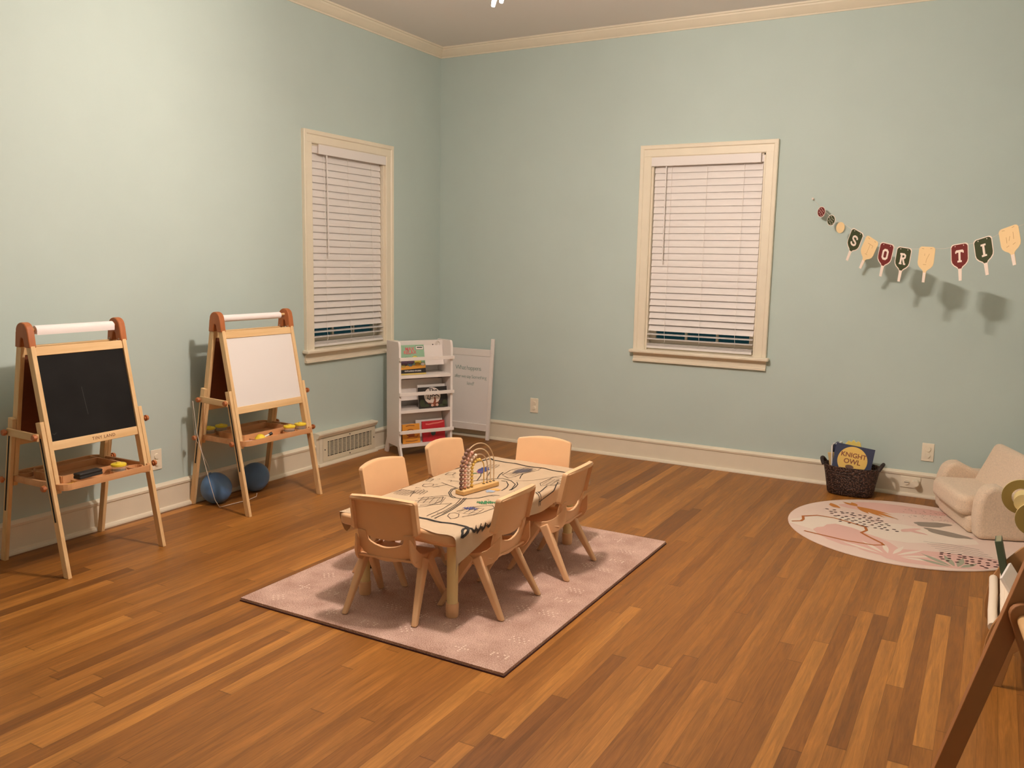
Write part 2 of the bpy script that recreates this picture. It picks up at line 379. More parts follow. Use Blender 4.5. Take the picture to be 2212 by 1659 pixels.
blind('white slatted blind in the left wall window beside the white bookcase', WL[0], WL[1], (0, 0, 0), PI/2, -1.446, -0.655, 0, 0, -1.358, 0.004)

# ------------------------------------------------------------------ ceiling light
m_bulb = bpy.data.materials.new('lit_frosted_glass'); m_bulb.use_nodes = True
bb = m_bulb.node_tree.nodes['Principled BSDF']; bb.inputs['Base Color'].default_value = (1, 0.95, 0.85, 1)
bb.inputs['Emission Color'].default_value = (*LAMP_COLOR, 1); bb.inputs['Emission Strength'].default_value = LAMP_STRENGTH
m_brass = mat('aged_brass', (120, 96, 60), 0.35, metal=0.8)
t = thing('ceiling_light', 'ceiling light with lit tapered glass tubes hanging over the table', 'ceiling light', (2.30, -2.905, RZ))
obj('canopy', M().lathe([(0.07, 0), (0.07, -0.012), (0.05, -0.03), (0.012, -0.04)], 24), m_brass, t)
obj('stem', M().cyl((0, 0, -0.03), (0, 0, -0.345), 0.009), m_brass, t)
obj('hub', M().lathe([(0.01, -0.33), (0.022, -0.34), (0.024, -0.35), (0.014, -0.365), (0.004, -0.37)], 24), m_brass, t)
m_tube = bpy.data.materials.new('glowing_glass_tube'); m_tube.use_nodes = True
bb = m_tube.node_tree.nodes['Principled BSDF']; bb.inputs['Base Color'].default_value = (1, 0.95, 0.85, 1)
bb.inputs['Emission Color'].default_value = (*LAMP_COLOR, 1); bb.inputs['Emission Strength'].default_value = 14.0
tips = [((2.148, -2.790, 2.440), (2.225, -2.850, 2.592)), ((2.203, -2.819, 2.440), (2.270, -2.880, 2.598)), ((2.46, -2.98, 2.46), (2.355, -2.925, 2.595)), ((2.37, -3.06, 2.46), (2.300, -2.965, 2.592))]
for a, b_ in tips:
    o0 = V3((2.30, -2.905, RZ)); p = V3(a)-o0; q = V3(b_)-o0; d = (q-p).normalized()
    obj('arm', M().tube([(0, 0, -0.36), (q.x*0.5, q.y*0.5, -0.40), (q.x*0.9, q.y*0.9, q.z+0.050), (q.x, q.y, q.z+0.034)], 0.003, 8), m_brass, t)
    obj('glass_tube', M().tube([tuple(p+d*k_*(q-p).length*0.84) for k_ in (0, 0.02, 0.25, 0.6, 1.0)], [0.0065, 0.0078, 0.0105, 0.0105, 0.0070], 14), m_tube, t)
    obj('bulb', M().ball(tuple(q), 0.022, 12, 8), m_bulb, t)
    obj('socket', M().cyl((q.x, q.y, q.z+0.020), (q.x, q.y, q.z+0.036), 0.010, 0.008, 12), m_brass, t)

# ------------------------------------------------------------------ vent, outlets
m_vent = mat('vent_enamel', (226, 216, 190), 0.4)
v = thing('wall_vent', 'cream metal wall register with small slots in a wooden surround', 'vent', (0, 0, 0))
s = M(); s.prism([(0, 0.0), (0.028, 0.0), (0.028, 0.196), (0.042, 0.200), (0.050, 0.214), (0.056, 0.222), (0.056, 0.232), (0, 0.236)], (0, -1.524, 0.0), (1, 0, 0), (0, 0, 1), (0, 0.64, 0))
s.b2((0.0, -1.50, 0.02), (0.0345, -1.468, 0.196)); s.prism([(0, 0), (0.034, 0), (0.034, 0.008), (0.03, 0.018), (0, 0.02)], (0.02, -1.52, 0), (1, 0, 0), (0, 0, 1), (0, 0.64, 0))
obj('surround', s, m_trim, v, smooth=20)
g_ = M(); y0, y1, z0, z1 = -1.465, -0.897, 0.028, 0.192; iy0, iy1, iz0, iz1 = y0+0.048, y1-0.035, z0+0.03, z1-0.028
X = (0.0285, 0.034)
g_.b2((X[0], y0, z0), (X[1], iy0, z1)); g_.b2((X[0], iy1, z0), (X[1], y1, z1)); g_.b2((X[0], iy0, z0), (X[1], iy1, iz0)); g_.b2((X[0], iy0, iz1), (X[1], iy1, z1))
NC, NR = 11, 11
for i in range(1, NC+1):
    y = iy0 + (iy1-iy0)*(i-0.45)/NC
    if y < iy1-0.01: g_.b2((X[0], y-0.0016, iz0), (X[1], y+0.0016, iz1))
for i in range(1, NR):
    z = iz0+(iz1-iz0)*i/NR; g_.b2((X[0], iy0, z-0.0019), (X[1]-0.0005, iy1, z+0.0019))
obj('grille', g_, m_vent, v)
obj('duct', M().b2((0.0281, iy0-0.002, iz0-0.002), (0.0286, iy1+0.002, iz1+0.002)), m_dark, v, smooth=0)
for y, z in ((y0+0.02, 0.11), (y1-0.012, 0.11), ((y0+y1)/2, z1-0.012), ((y0+y1)/2, z0+0.012)): obj('screw', M().cyl((0.033, y, z), (0.0365, y, z), 0.0045, n=10), m_dark, v)

def outlet(label, loc, rz, faces=2, horiz=False):
    r = thing('wall_outlet', label, 'outlet', loc, rz)
    # local: room side -y
    wd, ht = (0.115, 0.07) if horiz else (0.07, 0.115)
    obj('plate', M().box((0, -0.003, 0), (wd, 0.006, ht)), m_plate, r, bevel=0.002)
    for k in (-1, 1):
        c = (k*0.021 if horiz else 0, -0.006, 0 if horiz else k*0.0195)
        rc = obj('receptacle', M().cyl((c[0], -0.005, c[2]), (c[0], -0.0125, c[2]), 0.0165, 0.0150, 20), m_plate, r)
    return r
outlet('cream outlet on the far wall right of the white bookcase', (0.910, 0, 0.312), 0)
outlet('cream outlet on the far wall between the basket and the armchair', (3.715, 0, 0.292), 0)
outlet('cream outlet on the left wall behind the chalkboard easel', (0, -2.79, 0.30), PI/2)
r = outlet('outlet with a white plug in the baseboard left of the armchair', (3.632, -0.019, 0.090), 0, horiz=True)
obj('plug', M().cyl((0.033, -0.012, 0.004), (0.033, -0.052, 0.004), 0.021, 0.018, 20), m_plate, r)
obj('slot', M().b2((-0.036, -0.0128, -0.002), (-0.008, -0.0135, 0.001)), m_dark, r)

# ------------------------------------------------------------------ rugs
def rug_mat():
    m = bpy.data.materials.new('pink_wool'); m.use_nodes = True; nt = m.node_tree; N = nt.nodes; L = nt.links; b = N['Principled BSDF']
    tc = N.new('ShaderNodeTexCoord')
    n = N.new('ShaderNodeTexNoise'); n.inputs['Scale'].default_value = 260; n.inputs['Detail'].default_value = 3; L.new(tc.outputs['Object'], n.inputs['Vector'])
    n0 = N.new('ShaderNodeTexNoise'); n0.inputs['Scale'].default_value = 9; n0.inputs['Detail'].default_value = 5; L.new(tc.outputs['Object'], n0.inputs['Vector'])
    mx = N.new('ShaderNodeMath'); mx.operation = 'MULTIPLY_ADD'; mx.inputs[1].default_value = 0.7; L.new(n.outputs['Fac'], mx.inputs[0]); 
    m2 = N.new('ShaderNodeMath'); m2.operation = 'MULTIPLY'; m2.inputs[1].default_value = 0.3; L.new(n0.outputs['Fac'], m2.inputs[0]); L.new(m2.outputs[0], mx.inputs[2])
    r = N.new('ShaderNodeValToRGB'); r.color_ramp.elements[0].position = 0.36; r.color_ramp.elements[1].position = 0.66
    r.color_ramp.elements[0].color = (*lin((160, 124, 108)), 1); r.color_ramp.elements[1].color = (*lin((228, 196, 180)), 1)
    L.new(mx.outputs[0], r.inputs[0]); L.new(r.outputs[0], b.inputs['Base Color']); b.inputs['Roughness'].default_value = 0.95; b.inputs['Specular IOR Level'].default_value = 0.1
    bp = N.new('ShaderNodeBump'); bp.inputs['Strength'].default_value = 0.7; bp.inputs['Distance'].default_value = 0.004; L.new(n.outputs['Fac'], bp.inputs['Height']); L.new(bp.outputs[0], b.inputs['Normal'])
    return m
m_rug = rug_mat(); m_rugl = mat('rug_light_motif', (226, 204, 188), 0.95, bump=0.6, bscale=260, var=0.12, vscale=200, spec=0.1); m_bind = mat('rug_binding', (74, 34, 34), 0.9)
RC = (1.991, -2.611)
rt = thing('area_rug', 'pale pink woven rug with faint light motifs under the table', 'rug', (RC[0], RC[1], 0))
hw, hl = 0.636, 0.839
mo = M(); mo.b2((-hw, -hl, 0.003), (hw, hl, 0.015))
obj('binding', M().b2((-hw-0.003, -hl-0.003, 0.0), (hw+0.003, hl+0.003, 0.0045)), m_bind, rt)
def motif(cx, cy, kind):
    s_ = 0.011
    if kind == 0:      # lattice diamond
        for i in range(-2, 3):
            for j in range(-2, 3):
                if abs(i)+abs(j) <= 2 and (i+j) % 2 == 0: cells.append((cx+i*s_*1.3, cy+j*s_*1.3))
    elif kind == 1:    # stepped square block
        for i in range(-3, 4):
            for j in range(-1, 2): 
                if (i+j) % 2 == 0: cells.append((cx+i*s_, cy+j*s_*1.5))
    elif kind == 2:    # cross
        for i in range(-2, 3): cells.append((cx+i*s_*1.2, cy)); cells.append((cx, cy+i*s_*1.2))
    else:              # brackets
        for i in range(-2, 3):
            if abs(i) == 2:
                for j in range(-1, 2): cells.append((cx+i*s_*1.4, cy+j*s_))
            else: cells.append((cx+i*s_*1.4, cy+(s_ if i % 2 else -s_)))
cells = []
for i, cx in enumerate((-0.5, -0.36, -0.20, -0.04, 0.12, 0.28, 0.42, 0.54)):
    for j in range(11):
        cy = -0.74 + j*0.148
        if (i*3+j*5) % 4 == 3: continue
        motif(cx+random.uniform(-.02, .02), cy+random.uniform(-.02, .02), (i+j*2) % 4)
for x, y in sorted(set((round(a_, 5), round(b_, 5)) for a_, b_ in cells)):
    e = 0.0038; mo.face([mo.bm.verts.new((x-e, y-e, 0.01535)), mo.bm.verts.new((x+e, y-e, 0.01535)), mo.bm.verts.new((x+e, y+e, 0.01535)), mo.bm.verts.new((x-e, y+e, 0.01535))], 1)
obj('pile', mo, [m_rug, m_rugl], rt, smooth=0)

# round rug with printed flat patches (all one print)
R0 = (3.681, -0.847); RR = 0.618
m_rr = mat('round_rug_blush', (226, 200, 186), 0.9, bump=0.2, bscale=400, c2=(226, 204, 190), vscale=3.3, spec=0.1)
m_rc = mat('round_rug_cream', (230, 214, 198), 0.9, spec=0.1); m_ro = mat('round_rug_ochre', (196, 128, 66), 0.9, spec=0.1)
m_rt = mat('round_rug_rust', (178, 108, 62), 0.9, spec=0.1); m_rd = mat('round_rug_dot', (64, 34, 34), 0.9, spec=0.1); m_rg = mat('round_rug_sage', (166, 164, 142), 0.9, spec=0.1)
m_rp = mat('round_rug_pink', (222, 180, 168), 0.9, spec=0.1); m_rgr = mat('round_rug_grey', (150, 138, 126), 0.9, spec=0.1)
q = M(); n = 96
q.lathe([(RR-0.002, 0.0), (RR, 0.002), (RR-0.002, 0.006)], n)
def inr(p): return p[0]**2+p[1]**2 < (RR-0.012)**2
pcount = [0]
def patch(pts, mi, h): pcount[0] += 1; h = h+pcount[0]*0.000004; q.poly([p for p in pts], (0, 0, 0.006), (1, 0, 0), (0, 1, 0), h, mi)
def blob(cx, cy, a, b_, ang, mi, h, n=18, wob=0.12, ph=0.0):
    P = []
    for k in range(n):
        t_ = 2*PI*k/n; rr_ = 1+wob*math.sin(3*t_+ph)+wob*0.5*math.sin(5*t_+ph*2)
        x = a*rr_*math.cos(t_); y = b_*rr_*math.sin(t_); X_ = cx+x*math.cos(ang)-y*math.sin(ang); Y_ = cy+x*math.sin(ang)+y*math.cos(ang)
        d = math.hypot(X_, Y_); lim = RR-0.006
        if d > lim: X_ *= lim/d; Y_ *= lim/d
        P.append((X_, Y_))
    patch(P, mi, h)
def stroke(pts, wd, mi, h): q.ribbon(pts, wd, (0, 0, 0.006), (1, 0, 0), (0, 1, 0), h, mi=mi)
# big colour fields (R0-relative metres)
blob(-0.36, -0.10, 0.22, 0.17, 0.7, 1, 0.0003, ph=0.4)
blob(-0.22, -0.30, 0.26, 0.14, -0.6, 6, 0.0004, ph=1.0)
blob(0.05, -0.05, 0.28, 0.16, 0.2, 1, 0.0004, ph=2.0)
blob(-0.12, 0.42, 0.30, 0.10, 0.25, 6, 0.0003, ph=2.4)
blob(0.18, -0.42, 0.34, 0.12, 0.25, 6, 0.0005, ph=0.2)
blob(0.28, 0.20, 0.20, 0.12, 0.2, 1, 0.0004, ph=1.4)
blob(0.12, 0.20, 0.10, 0.05, 0.5, 7, 0.0006, ph=1.1); blob(0.20, 0.06, 0.12, 0.045, -0.3, 7, 0.0006, ph=0.1)
def leaf(cx, cy, L_, wd, ang, mi, h):
    P = []
    for k in range(9):
        t_ = k/8; P.append((t_*L_, wd*math.sin(PI*min(1, t_*1.05))*0.5))
    P += [(x, -y) for x, y in P[-2:0:-1]]
    patch([(cx+x*math.cos(ang)-y*math.sin(ang), cy+x*math.sin(ang)+y*math.cos(ang)) for x, y in P], mi, h)
for a, L_ in ((-0.3, 0.24), (-0.12, 0.30), (0.08, 0.22), (3.0, 0.11), (2.5, 0.09), (-0.55, 0.16)): leaf(-0.30, 0.36, L_, 0.035, a-0.45, 2, 0.0008)
blob(-0.42, 0.30, 0.05, 0.022, -0.9, 2, 0.0009)
for a, L_ in ((0.1, 0.16), (0.5, 0.19), (0.95, 0.20), (1.35, 0.17), (1.8, 0.18), (2.25, 0.2), (2.7, 0.24)): leaf(-0.03+0.05*math.cos(a), -0.50+0.03*math.sin(a), L_, 0.026, a, 1, 0.0009)
for a, L_ in ((1.0, 0.13), (1.45, 0.16), (1.9, 0.17), (2.4, 0.2), (2.8, 0.16)): leaf(0.27+0.03*math.cos(a), -0.53+0.03*math.sin(a), L_, 0.032, a, 5, 0.0009)
blob(0.02, 0.02, 0.07, 0.022, 0.9, 3, 0.0008, ph=2); blob(0.05, 0.0, 0.06, 0.018, -0.4, 3, 0.0009, ph=1)
for i in range(6): stroke([(0.10+i*0.02, -0.16-0.03*i), (0.22+i*0.02, -0.14-0.03*i), (0.36+i*0.02, -0.15-0.035*i)], 0.0035, 7, 0.0008)
W1 = [(-0.575, -0.17), (-0.53, -0.135), (-0.525, -0.095), (-0.54, -0.03), (-0.47, 0.03), (-0.38, 0.03), (-0.27, -0.02), (-0.20, -0.06), (-0.185, -0.12), (-0.205, -0.18), (-0.165, -0.23), (-0.09, -0.31), (-0.075, -0.34), (-0.12, -0.37), (-0.25, -0.37), (-0.38, -0.34), (-0.48, -0.315)]
stroke(W1, 0.015, 4, 0.0010)
rnd = random.Random(3)
def dots(cx, cy, a, b_, n, s_):
    for k in range(n):
        u_ = rnd.uniform(-1, 1); v_ = rnd.uniform(-1, 1); x = cx+a*u_*0.8+b_*v_*0.6; y = cy+a*u_*0.55-b_*v_*0.8
        if inr((x, y)): blob(x, y, s_*rnd.uniform(.8, 1.3), s_*0.62, rnd.uniform(-.4, .8), 3+0 if False else 8, 0.0012, n=7, wob=0.05)
for i in range(9):
    for j in range(6):
        x = -0.44+i*0.036+rnd.uniform(-.01, .01)+j*0.022; y = 0.20-j*0.045+rnd.uniform(-.012, .012)+i*0.006-(0.010*i)
        if inr((x, y)): blob(x, y, 0.0115, 0.0070, rnd.uniform(0, 1), 8, 0.0012, n=7, wob=0.05)
for i in range(9):
    for j in range(4):
        x = 0.20+i*0.034+rnd.uniform(-.01, .01); y = -0.30-j*0.04-i*0.002+rnd.uniform(-.01, .01)
        if inr((x, y)): blob(x, y, 0.0115, 0.0070, rnd.uniform(0, 1), 8, 0.0012, n=7, wob=0.05)
for k in range(70):
    x = rnd.uniform(-0.05, 0.24); y = rnd.uniform(0.28, 0.50)
    if inr((x, y)): blob(x, y, 0.0055, 0.0028, 0.4, 7, 0.0011, n=5, wob=0)
tag(obj('round_rug', q, [m_rr, m_rc, m_ro, m_rp, m_rt, m_rg, m_rp, m_rgr, m_rd], smooth=0, loc=(R0[0], R0[1], 0)), 'round pink and cream printed rug with leaf shapes and dots beside the armchair', 'rug')

# ------------------------------------------------------------------ kids table
TX, TY, TZ = 1.987, -2.61, 0.385
def rrect(hx, hy, r, n=8):
    P = []
    for cx, cy, a0 in ((hx-r, hy-r, 0), (-hx+r, hy-r, PI/2), (-hx+r, -hy+r, PI), (hx-r, -hy+r, 1.5*PI)):
        for k in range(n+1): a = a0+PI/2*k/n; P.append((cx+r*math.cos(a), cy+r*math.sin(a)))
    return P
HX, HY = 0.297, 0.625
tb = thing('activity_table', 'low peach plastic children table with rounded corners on cream tube legs', 'table', (TX, TY, 0.015))
zt = TZ-0.015
mm = M(); mm.prism(rrect(HX, HY, 0.05), (0, 0, zt-0.046), (1, 0, 0), (0, 1, 0), (0, 0, 0.046)); obj('tabletop', mm, m_chair, tb, bevel=0.012, seg=4)
mm = M(); mm.prism(rrect(HX-0.03, HY-0.03, 0.05), (0, 0, zt-0.062), (1, 0, 0), (0, 1, 0), (0, 0, 0.018)); obj('apron', mm, m_chair, tb)
for sx in (-1, 1):
    for sy in (-1, 1):
        x, y = sx*0.2225, sy*0.53
        l = obj('leg', M().cyl((x, y, 0.055), (x, y, zt-0.06), 0.0225, 0.0235, 24), m_tleg, tb)
        obj('foot', M().lathe([(0.0235, 0.0), (0.0255, 0.004), (0.0265, 0.05), (0.0265, 0.056), (0.0245, 0.058)], 24, (x, y, 0)), m_chair, l)
        kx = x + 0.0; obj('knob', M().cyl((x-sx*0.010, y-sy*0.018, 0.115), (x-sx*0.024, y-sy*0.042, 0.115), 0.0085, n=12), m_black, l)

# printed kraft paper draped over the top: the ink belongs to the sheet
def drape(x, y, h=0.0):
    """flat sheet coordinates (table local) -> draped point, h = lift along the normal"""
    ex0 = 0.284; ey0 = 0.618
    ox = x; oy = y; d = 0.0; nx = ny = 0.0
    ex = abs(x)-ex0; ey = abs(y)-ey0
    ex = max(0, ex); ey = max(0, ey)
    e = math.hypot(ex, ey)
    if e <= 0: return V3((x, y, zt+0.0022+h+0.0012*math.sin(x*31+y*17)*math.sin(y*23)))
    ux, uy = (ex/e, ey/e); R = 0.016; a = min(e/R, PI/2*0.96)
    fx = R*math.sin(a); fz = R*(1-math.cos(a)); rest = max(0, e-R*PI/2*0.96)
    out = fx+rest*0.05+h*math.sin(a); dz = fz+rest-h*math.cos(a)
    bx = min(abs(x), ex0)+ux*out; by = min(abs(y), ey0)+uy*out
    return V3((math.copysign(bx, x), math.copysign(by, y), zt+0.0022-dz))
def right_edge(v): return 0.288+0.022+0.055+0.060*max(0, 1-(v+0.655)/0.28)**1.3+0.006*math.sin(v*19)
def left_edge(v): return -(0.270+0.031*min(1, max(0, (v+0.60)/0.08))+0.110*math.exp(-((v+0.545)/0.045)**2)+0.004*math.sin(v*15))
def sheet_fn(u, v):
    y = -0.612+v*1.228
    xl = left_edge(y); xr = right_edge(y); x = xl+(xr-xl)*u
    y -= 0.100*max(0, (u-0.76)/0.24)**1.4*max(0, 1-v/0.12)
    if v < 0.06: y += (1-v/0.06)*0.012*math.sin(x*22)*1.0-0.004
    return drape(x, y)
ps = M(); US = [i/150 for i in range(151)]; VS = [i/90 for i in range(91)]
ps.sheet(sheet_fn, US, VS)
ps.sheet(lambda u, v: sheet_fn(u, v)+V3((0, 0, -0.0006)), US, VS)
INK = dict(front=[(-0.29,-0.50),(-0.2,-0.512),(-0.12,-0.498),(-0.04,-0.506),(0.032,-0.502),(0.051,-0.504),(0.082,-0.505),(0.123,-0.514),(0.156,-0.513),(0.186,-0.501),(0.213,-0.497),(0.258,-0.502),(0.279,-0.509)],
 squig=[(0.279,-0.509),(0.272,-0.537),(0.290,-0.570),(0.318,-0.578),(0.322,-0.552),(0.300,-0.528),(0.285,-0.520),(0.300,-0.505),(0.308,-0.500),(0.322,-0.505),(0.318,-0.480),(0.338,-0.470),(0.305,-0.435),(0.345,-0.430),(0.318,-0.395),(0.350,-0.385),(0.322,-0.35),(0.345,-0.33),(0.320,-0.28),(0.335,-0.2),(0.318,-0.1)],
 back=[(-0.29,0.26),(-0.274,0.432),(-0.267,0.509),(-0.254,0.56),(-0.224,0.538),(-0.187,0.538),(-0.14,0.53),(-0.097,0.539),(-0.02,0.522),(0.028,0.519),(0.078,0.53),(0.136,0.514),(0.18,0.516),(0.218,0.508),(0.28,0.50)])
MID = [[(-0.105,0.082),(-0.073,0.133),(-0.03,0.202),(0.012,0.23),(0.065,0.215),(0.114,0.17),(0.139,0.092),(0.14,0.065)],[(0.1,0.209),(0.124,0.176),(0.138,0.128),(0.147,0.07)],[(0.026,0.189),(0.055,0.189),(0.09,0.144),(0.107,0.099),(0.114,0.038)],
 [(-0.087,-0.03),(-0.091,-0.069),(-0.067,-0.126),(-0.024,-0.176),(-0.001,-0.186)],[(-0.076,-0.032),(-0.081,-0.072),(-0.061,-0.121),(-0.027,-0.161),(0.003,-0.175)],[(-0.003,-0.179),(0.047,-0.172),(0.092,-0.126),(0.103,-0.084),(0.118,-0.048),(0.152,-0.043)],
 [(0.046,-0.155),(0.075,-0.244),(0.094,-0.342),(0.098,-0.4),(0.103,-0.484)],[(0.038,-0.158),(0.067,-0.247),(0.084,-0.342),(0.088,-0.4)],[(-0.14,0.275),(-0.109,0.221),(-0.072,0.124)],[(-0.108,0.307),(-0.074,0.224),(-0.051,0.178)],[(-0.015,0.222),(-0.041,0.288),(-0.053,0.344)],[(0.048,0.368),(0.063,0.315),(0.08,0.275)],[(0.265,0.318),(0.304,0.2),(0.321,0.051)],[(0.255,0.224),(0.27,0.141),(0.274,0.099)],
 [(0.26,0.10),(0.30,0.06),(0.34,0.05)],[(0.262,0.115),(0.302,0.075),(0.34,0.065)]]
THIN = [[(0.03,-0.174),(0.06,-0.262),(0.071,-0.334),(0.08,-0.426),(0.08,-0.477)],[(0.038,-0.26),(0.049,-0.341),(0.054,-0.414),(0.055,-0.472)],[(-0.058,-0.363),(0.04,-0.259)],[(-0.128,-0.278),(-0.096,-0.223),(-0.055,-0.179),(-0.018,-0.172)],[(-0.179,-0.09),(-0.152,-0.006)],[(-0.194,0.004),(-0.091,-0.032)],[(-0.177,0.054),(-0.123,0.071)],[(0.083,0.227),(0.149,0.281),(0.197,0.384),(0.229,0.446)],
 [(-0.03,0.295),(-0.042,0.395),(-0.024,0.473),(0.012,0.52),(0.066,0.534),(0.077,0.474),(0.051,0.391),(0.041,0.301),(0.029,0.252),(-0.002,0.272),(-0.03,0.295)],
 [(0.204,0.249),(0.202,0.326),(0.204,0.399),(0.259,0.384),(0.289,0.305),(0.265,0.25),(0.23,0.208),(0.204,0.249)],[(0.124,-0.353),(0.137,-0.299),(0.142,-0.264),(0.166,-0.232),(0.204,-0.192),(0.23,-0.222),(0.22,-0.306),(0.203,-0.361),(0.183,-0.404)],
 [(0.113,-0.39),(0.127,-0.425),(0.157,-0.449),(0.168,-0.435),(0.171,-0.412),(0.153,-0.379),(0.128,-0.373),(0.113,-0.39)],[(-0.293,-0.266),(-0.274,-0.226),(-0.274,-0.199),(-0.209,-0.193),(-0.174,-0.274)],[(-0.114,-0.319),(-0.08,-0.247),(-0.047,-0.199),(-0.018,-0.256),(-0.025,-0.358),(-0.049,-0.389)],
 [(-0.233,-0.098),(-0.244,-0.068),(-0.225,-0.05),(-0.207,-0.043),(-0.192,-0.071),(-0.21,-0.102),(-0.233,-0.098)],[(-0.264,0.139),(-0.274,0.185),(-0.245,0.205),(-0.235,0.158),(-0.264,0.139)],[(-0.276,-0.011),(-0.284,0.033),(-0.262,0.038),(-0.253,-0.005),(-0.276,-0.011)],[(-0.295,-0.177),(-0.298,-0.132),(-0.276,-0.108)]]
rk = random.Random(11)
def ink(pts, wd, mi, h=0.0016):
    P = []
    for a, b_ in zip(pts, pts[1:]):
        k_ = max(1, int(math.hypot(a[0]-b_[0], a[1]-b_[1])/0.012))
        for i in range(k_): P.append((a[0]+(b_[0]-a[0])*i/k_, a[1]+(b_[1]-a[1])*i/k_))
    P.append(pts[-1]); ps.ribbon(P, wd, (0,0,0), (1,0,0), (0,1,0), h, mi=mi, fn=lambda x, y, hh: drape(x, y, hh))
ink(INK['front'], 0.014, 1); SQ = [(0.279,-0.509),(0.276,-0.537),(0.285,-0.560),(0.297,-0.576),(0.312,-0.588),(0.318,-0.580),(0.311,-0.56),(0.300,-0.540),(0.292,-0.527),(0.284,-0.525),(0.286,-0.512),(0.296,-0.505),(0.312,-0.503),(0.319,-0.496),(0.310,-0.483),(0.296,-0.470),(0.318,-0.474),(0.334,-0.474),(0.318,-0.455),(0.301,-0.436),(0.320,-0.437),(0.338,-0.436),(0.322,-0.420),(0.306,-0.405),(0.335,-0.39),(0.318,-0.36),(0.336,-0.34),(0.32,-0.28),(0.335,-0.2),(0.32,-0.1)]
ink([(x if x < 0.298 else 0.298+(x-0.298)*0.5, y) for x, y in SQ], 0.0110, 1, 0.0024); ink(INK['back'], 0.011, 1)
for p in MID: ink(p, 0.0044, 1)
for p in THIN: ink(p, 0.0030, 2)
def hatch(cx, cy, w_, h_, ang, nx_, ny_):      # little printed buildings: windows in rows
    for i in range(nx_+1):
        x = -w_/2+w_*i/nx_; a = [(x, -h_/2), (x, h_/2)]; ink([(cx+p*math.cos(ang)-q_*math.sin(ang), cy+p*math.sin(ang)+q_*math.cos(ang)) for p, q_ in a], 0.0018, 2)
    for j in range(ny_+1):
        y = -h_/2+h_*j/ny_; a = [(-w_/2, y), (w_/2, y)]; ink([(cx+p*math.cos(ang)-q_*math.sin(ang), cy+p*math.sin(ang)+q_*math.cos(ang)) for p, q_ in a], 0.0018, 2)
hatch(-0.235, -0.235, 0.07, 0.07, 0.1, 5, 3); hatch(-0.185, -0.19, 0.06, 0.06, 0.2, 4, 3); hatch(-0.06, -0.27, 0.10, 0.10, 0.35, 4, 4); hatch(0.17, -0.31, 0.07, 0.10, 0.1, 3, 3)
hatch(0.245, 0.30, 0.06, 0.12, 0.1, 3, 5); hatch(0.02, 0.40, 0.06, 0.18, -0.1, 3, 6); hatch(-0.16, 0.42, 0.05, 0.08, 0.2, 3, 2)
for k in range(26):
    x = rk.uniform(-0.26, 0.26); y = rk.uniform(-0.45, 0.5); a = rk.uniform(0, PI)
    if abs(x-0.0) < 0.1 and -0.2 < y < 0.2: continue
    L_ = rk.uniform(0.01, 0.035); ink([(x, y), (x+L_*math.cos(a), y+L_*math.sin(a)), (x+L_*math.cos(a+0.8), y+L_*math.sin(a+0.5))], 0.0018, 2)
def scribble(pts_c, w_, h_, ang, mi, n=14, wd=0.0034):
    wd *= 0.85
    P = []
    for i in range(n):
        t_ = i/(n-1)-0.5; s_ = (1 if i % 2 else -1)*rk.uniform(0.3, 0.55)*math.sqrt(max(0.12, 1-(2*t_)**2)); t_ += rk.uniform(-0.03, 0.03)
        P.append((pts_c[0]+t_*w_*math.cos(ang)-s_*h_*math.sin(ang), pts_c[1]+t_*w_*math.sin(ang)+s_*h_*math.cos(ang)))
    ink(P, wd, mi, 0.0020)
scribble((0.158, -0.170), 0.080, 0.065, 0.6, 3, 18, 0.006)     # green crayon
scribble((0.148, -0.282), 0.060, 0.06, 0.3, 4, 13, 0.005)    # blue crayon
scribble((-0.158, 0.325), 0.05, 0.14, 0.3, 4, 20, 0.008); scribble((-0.153, 0.283), 0.03, 0.045, 0.3, 5, 12, 0.007); scribble((-0.157, 0.237), 0.028, 0.035, 0.3, 3, 9)
scribble((0.085, 0.035), 0.045, 0.045, 0.6, 6, 14, 0.007); scribble((0.077, 0.0), 0.04, 0.055, 0.2, 7, 12, 0.006)
scribble((0.015, 0.42), 0.07, 0.16, -0.1, 8, 26, 0.0028)
cray = [mat('crayon_green', (52, 118, 74), 0.7), mat('crayon_blue', (58, 66, 118), 0.7), mat('crayon_magenta', (150, 60, 96), 0.7), mat('crayon_orange', (230, 170, 90), 0.7), mat('crayon_sky', (160, 176, 196), 0.7), mat('crayon_slate', (90, 88, 96), 0.7)]
tag(obj('coloring_paper', ps, [m_kraft, m_ink, m_inkt]+cray, smooth=40, loc=(TX, TY, 0.015)), 'brown paper sheet printed with a road map to colour in, draped over the low table', 'paper')

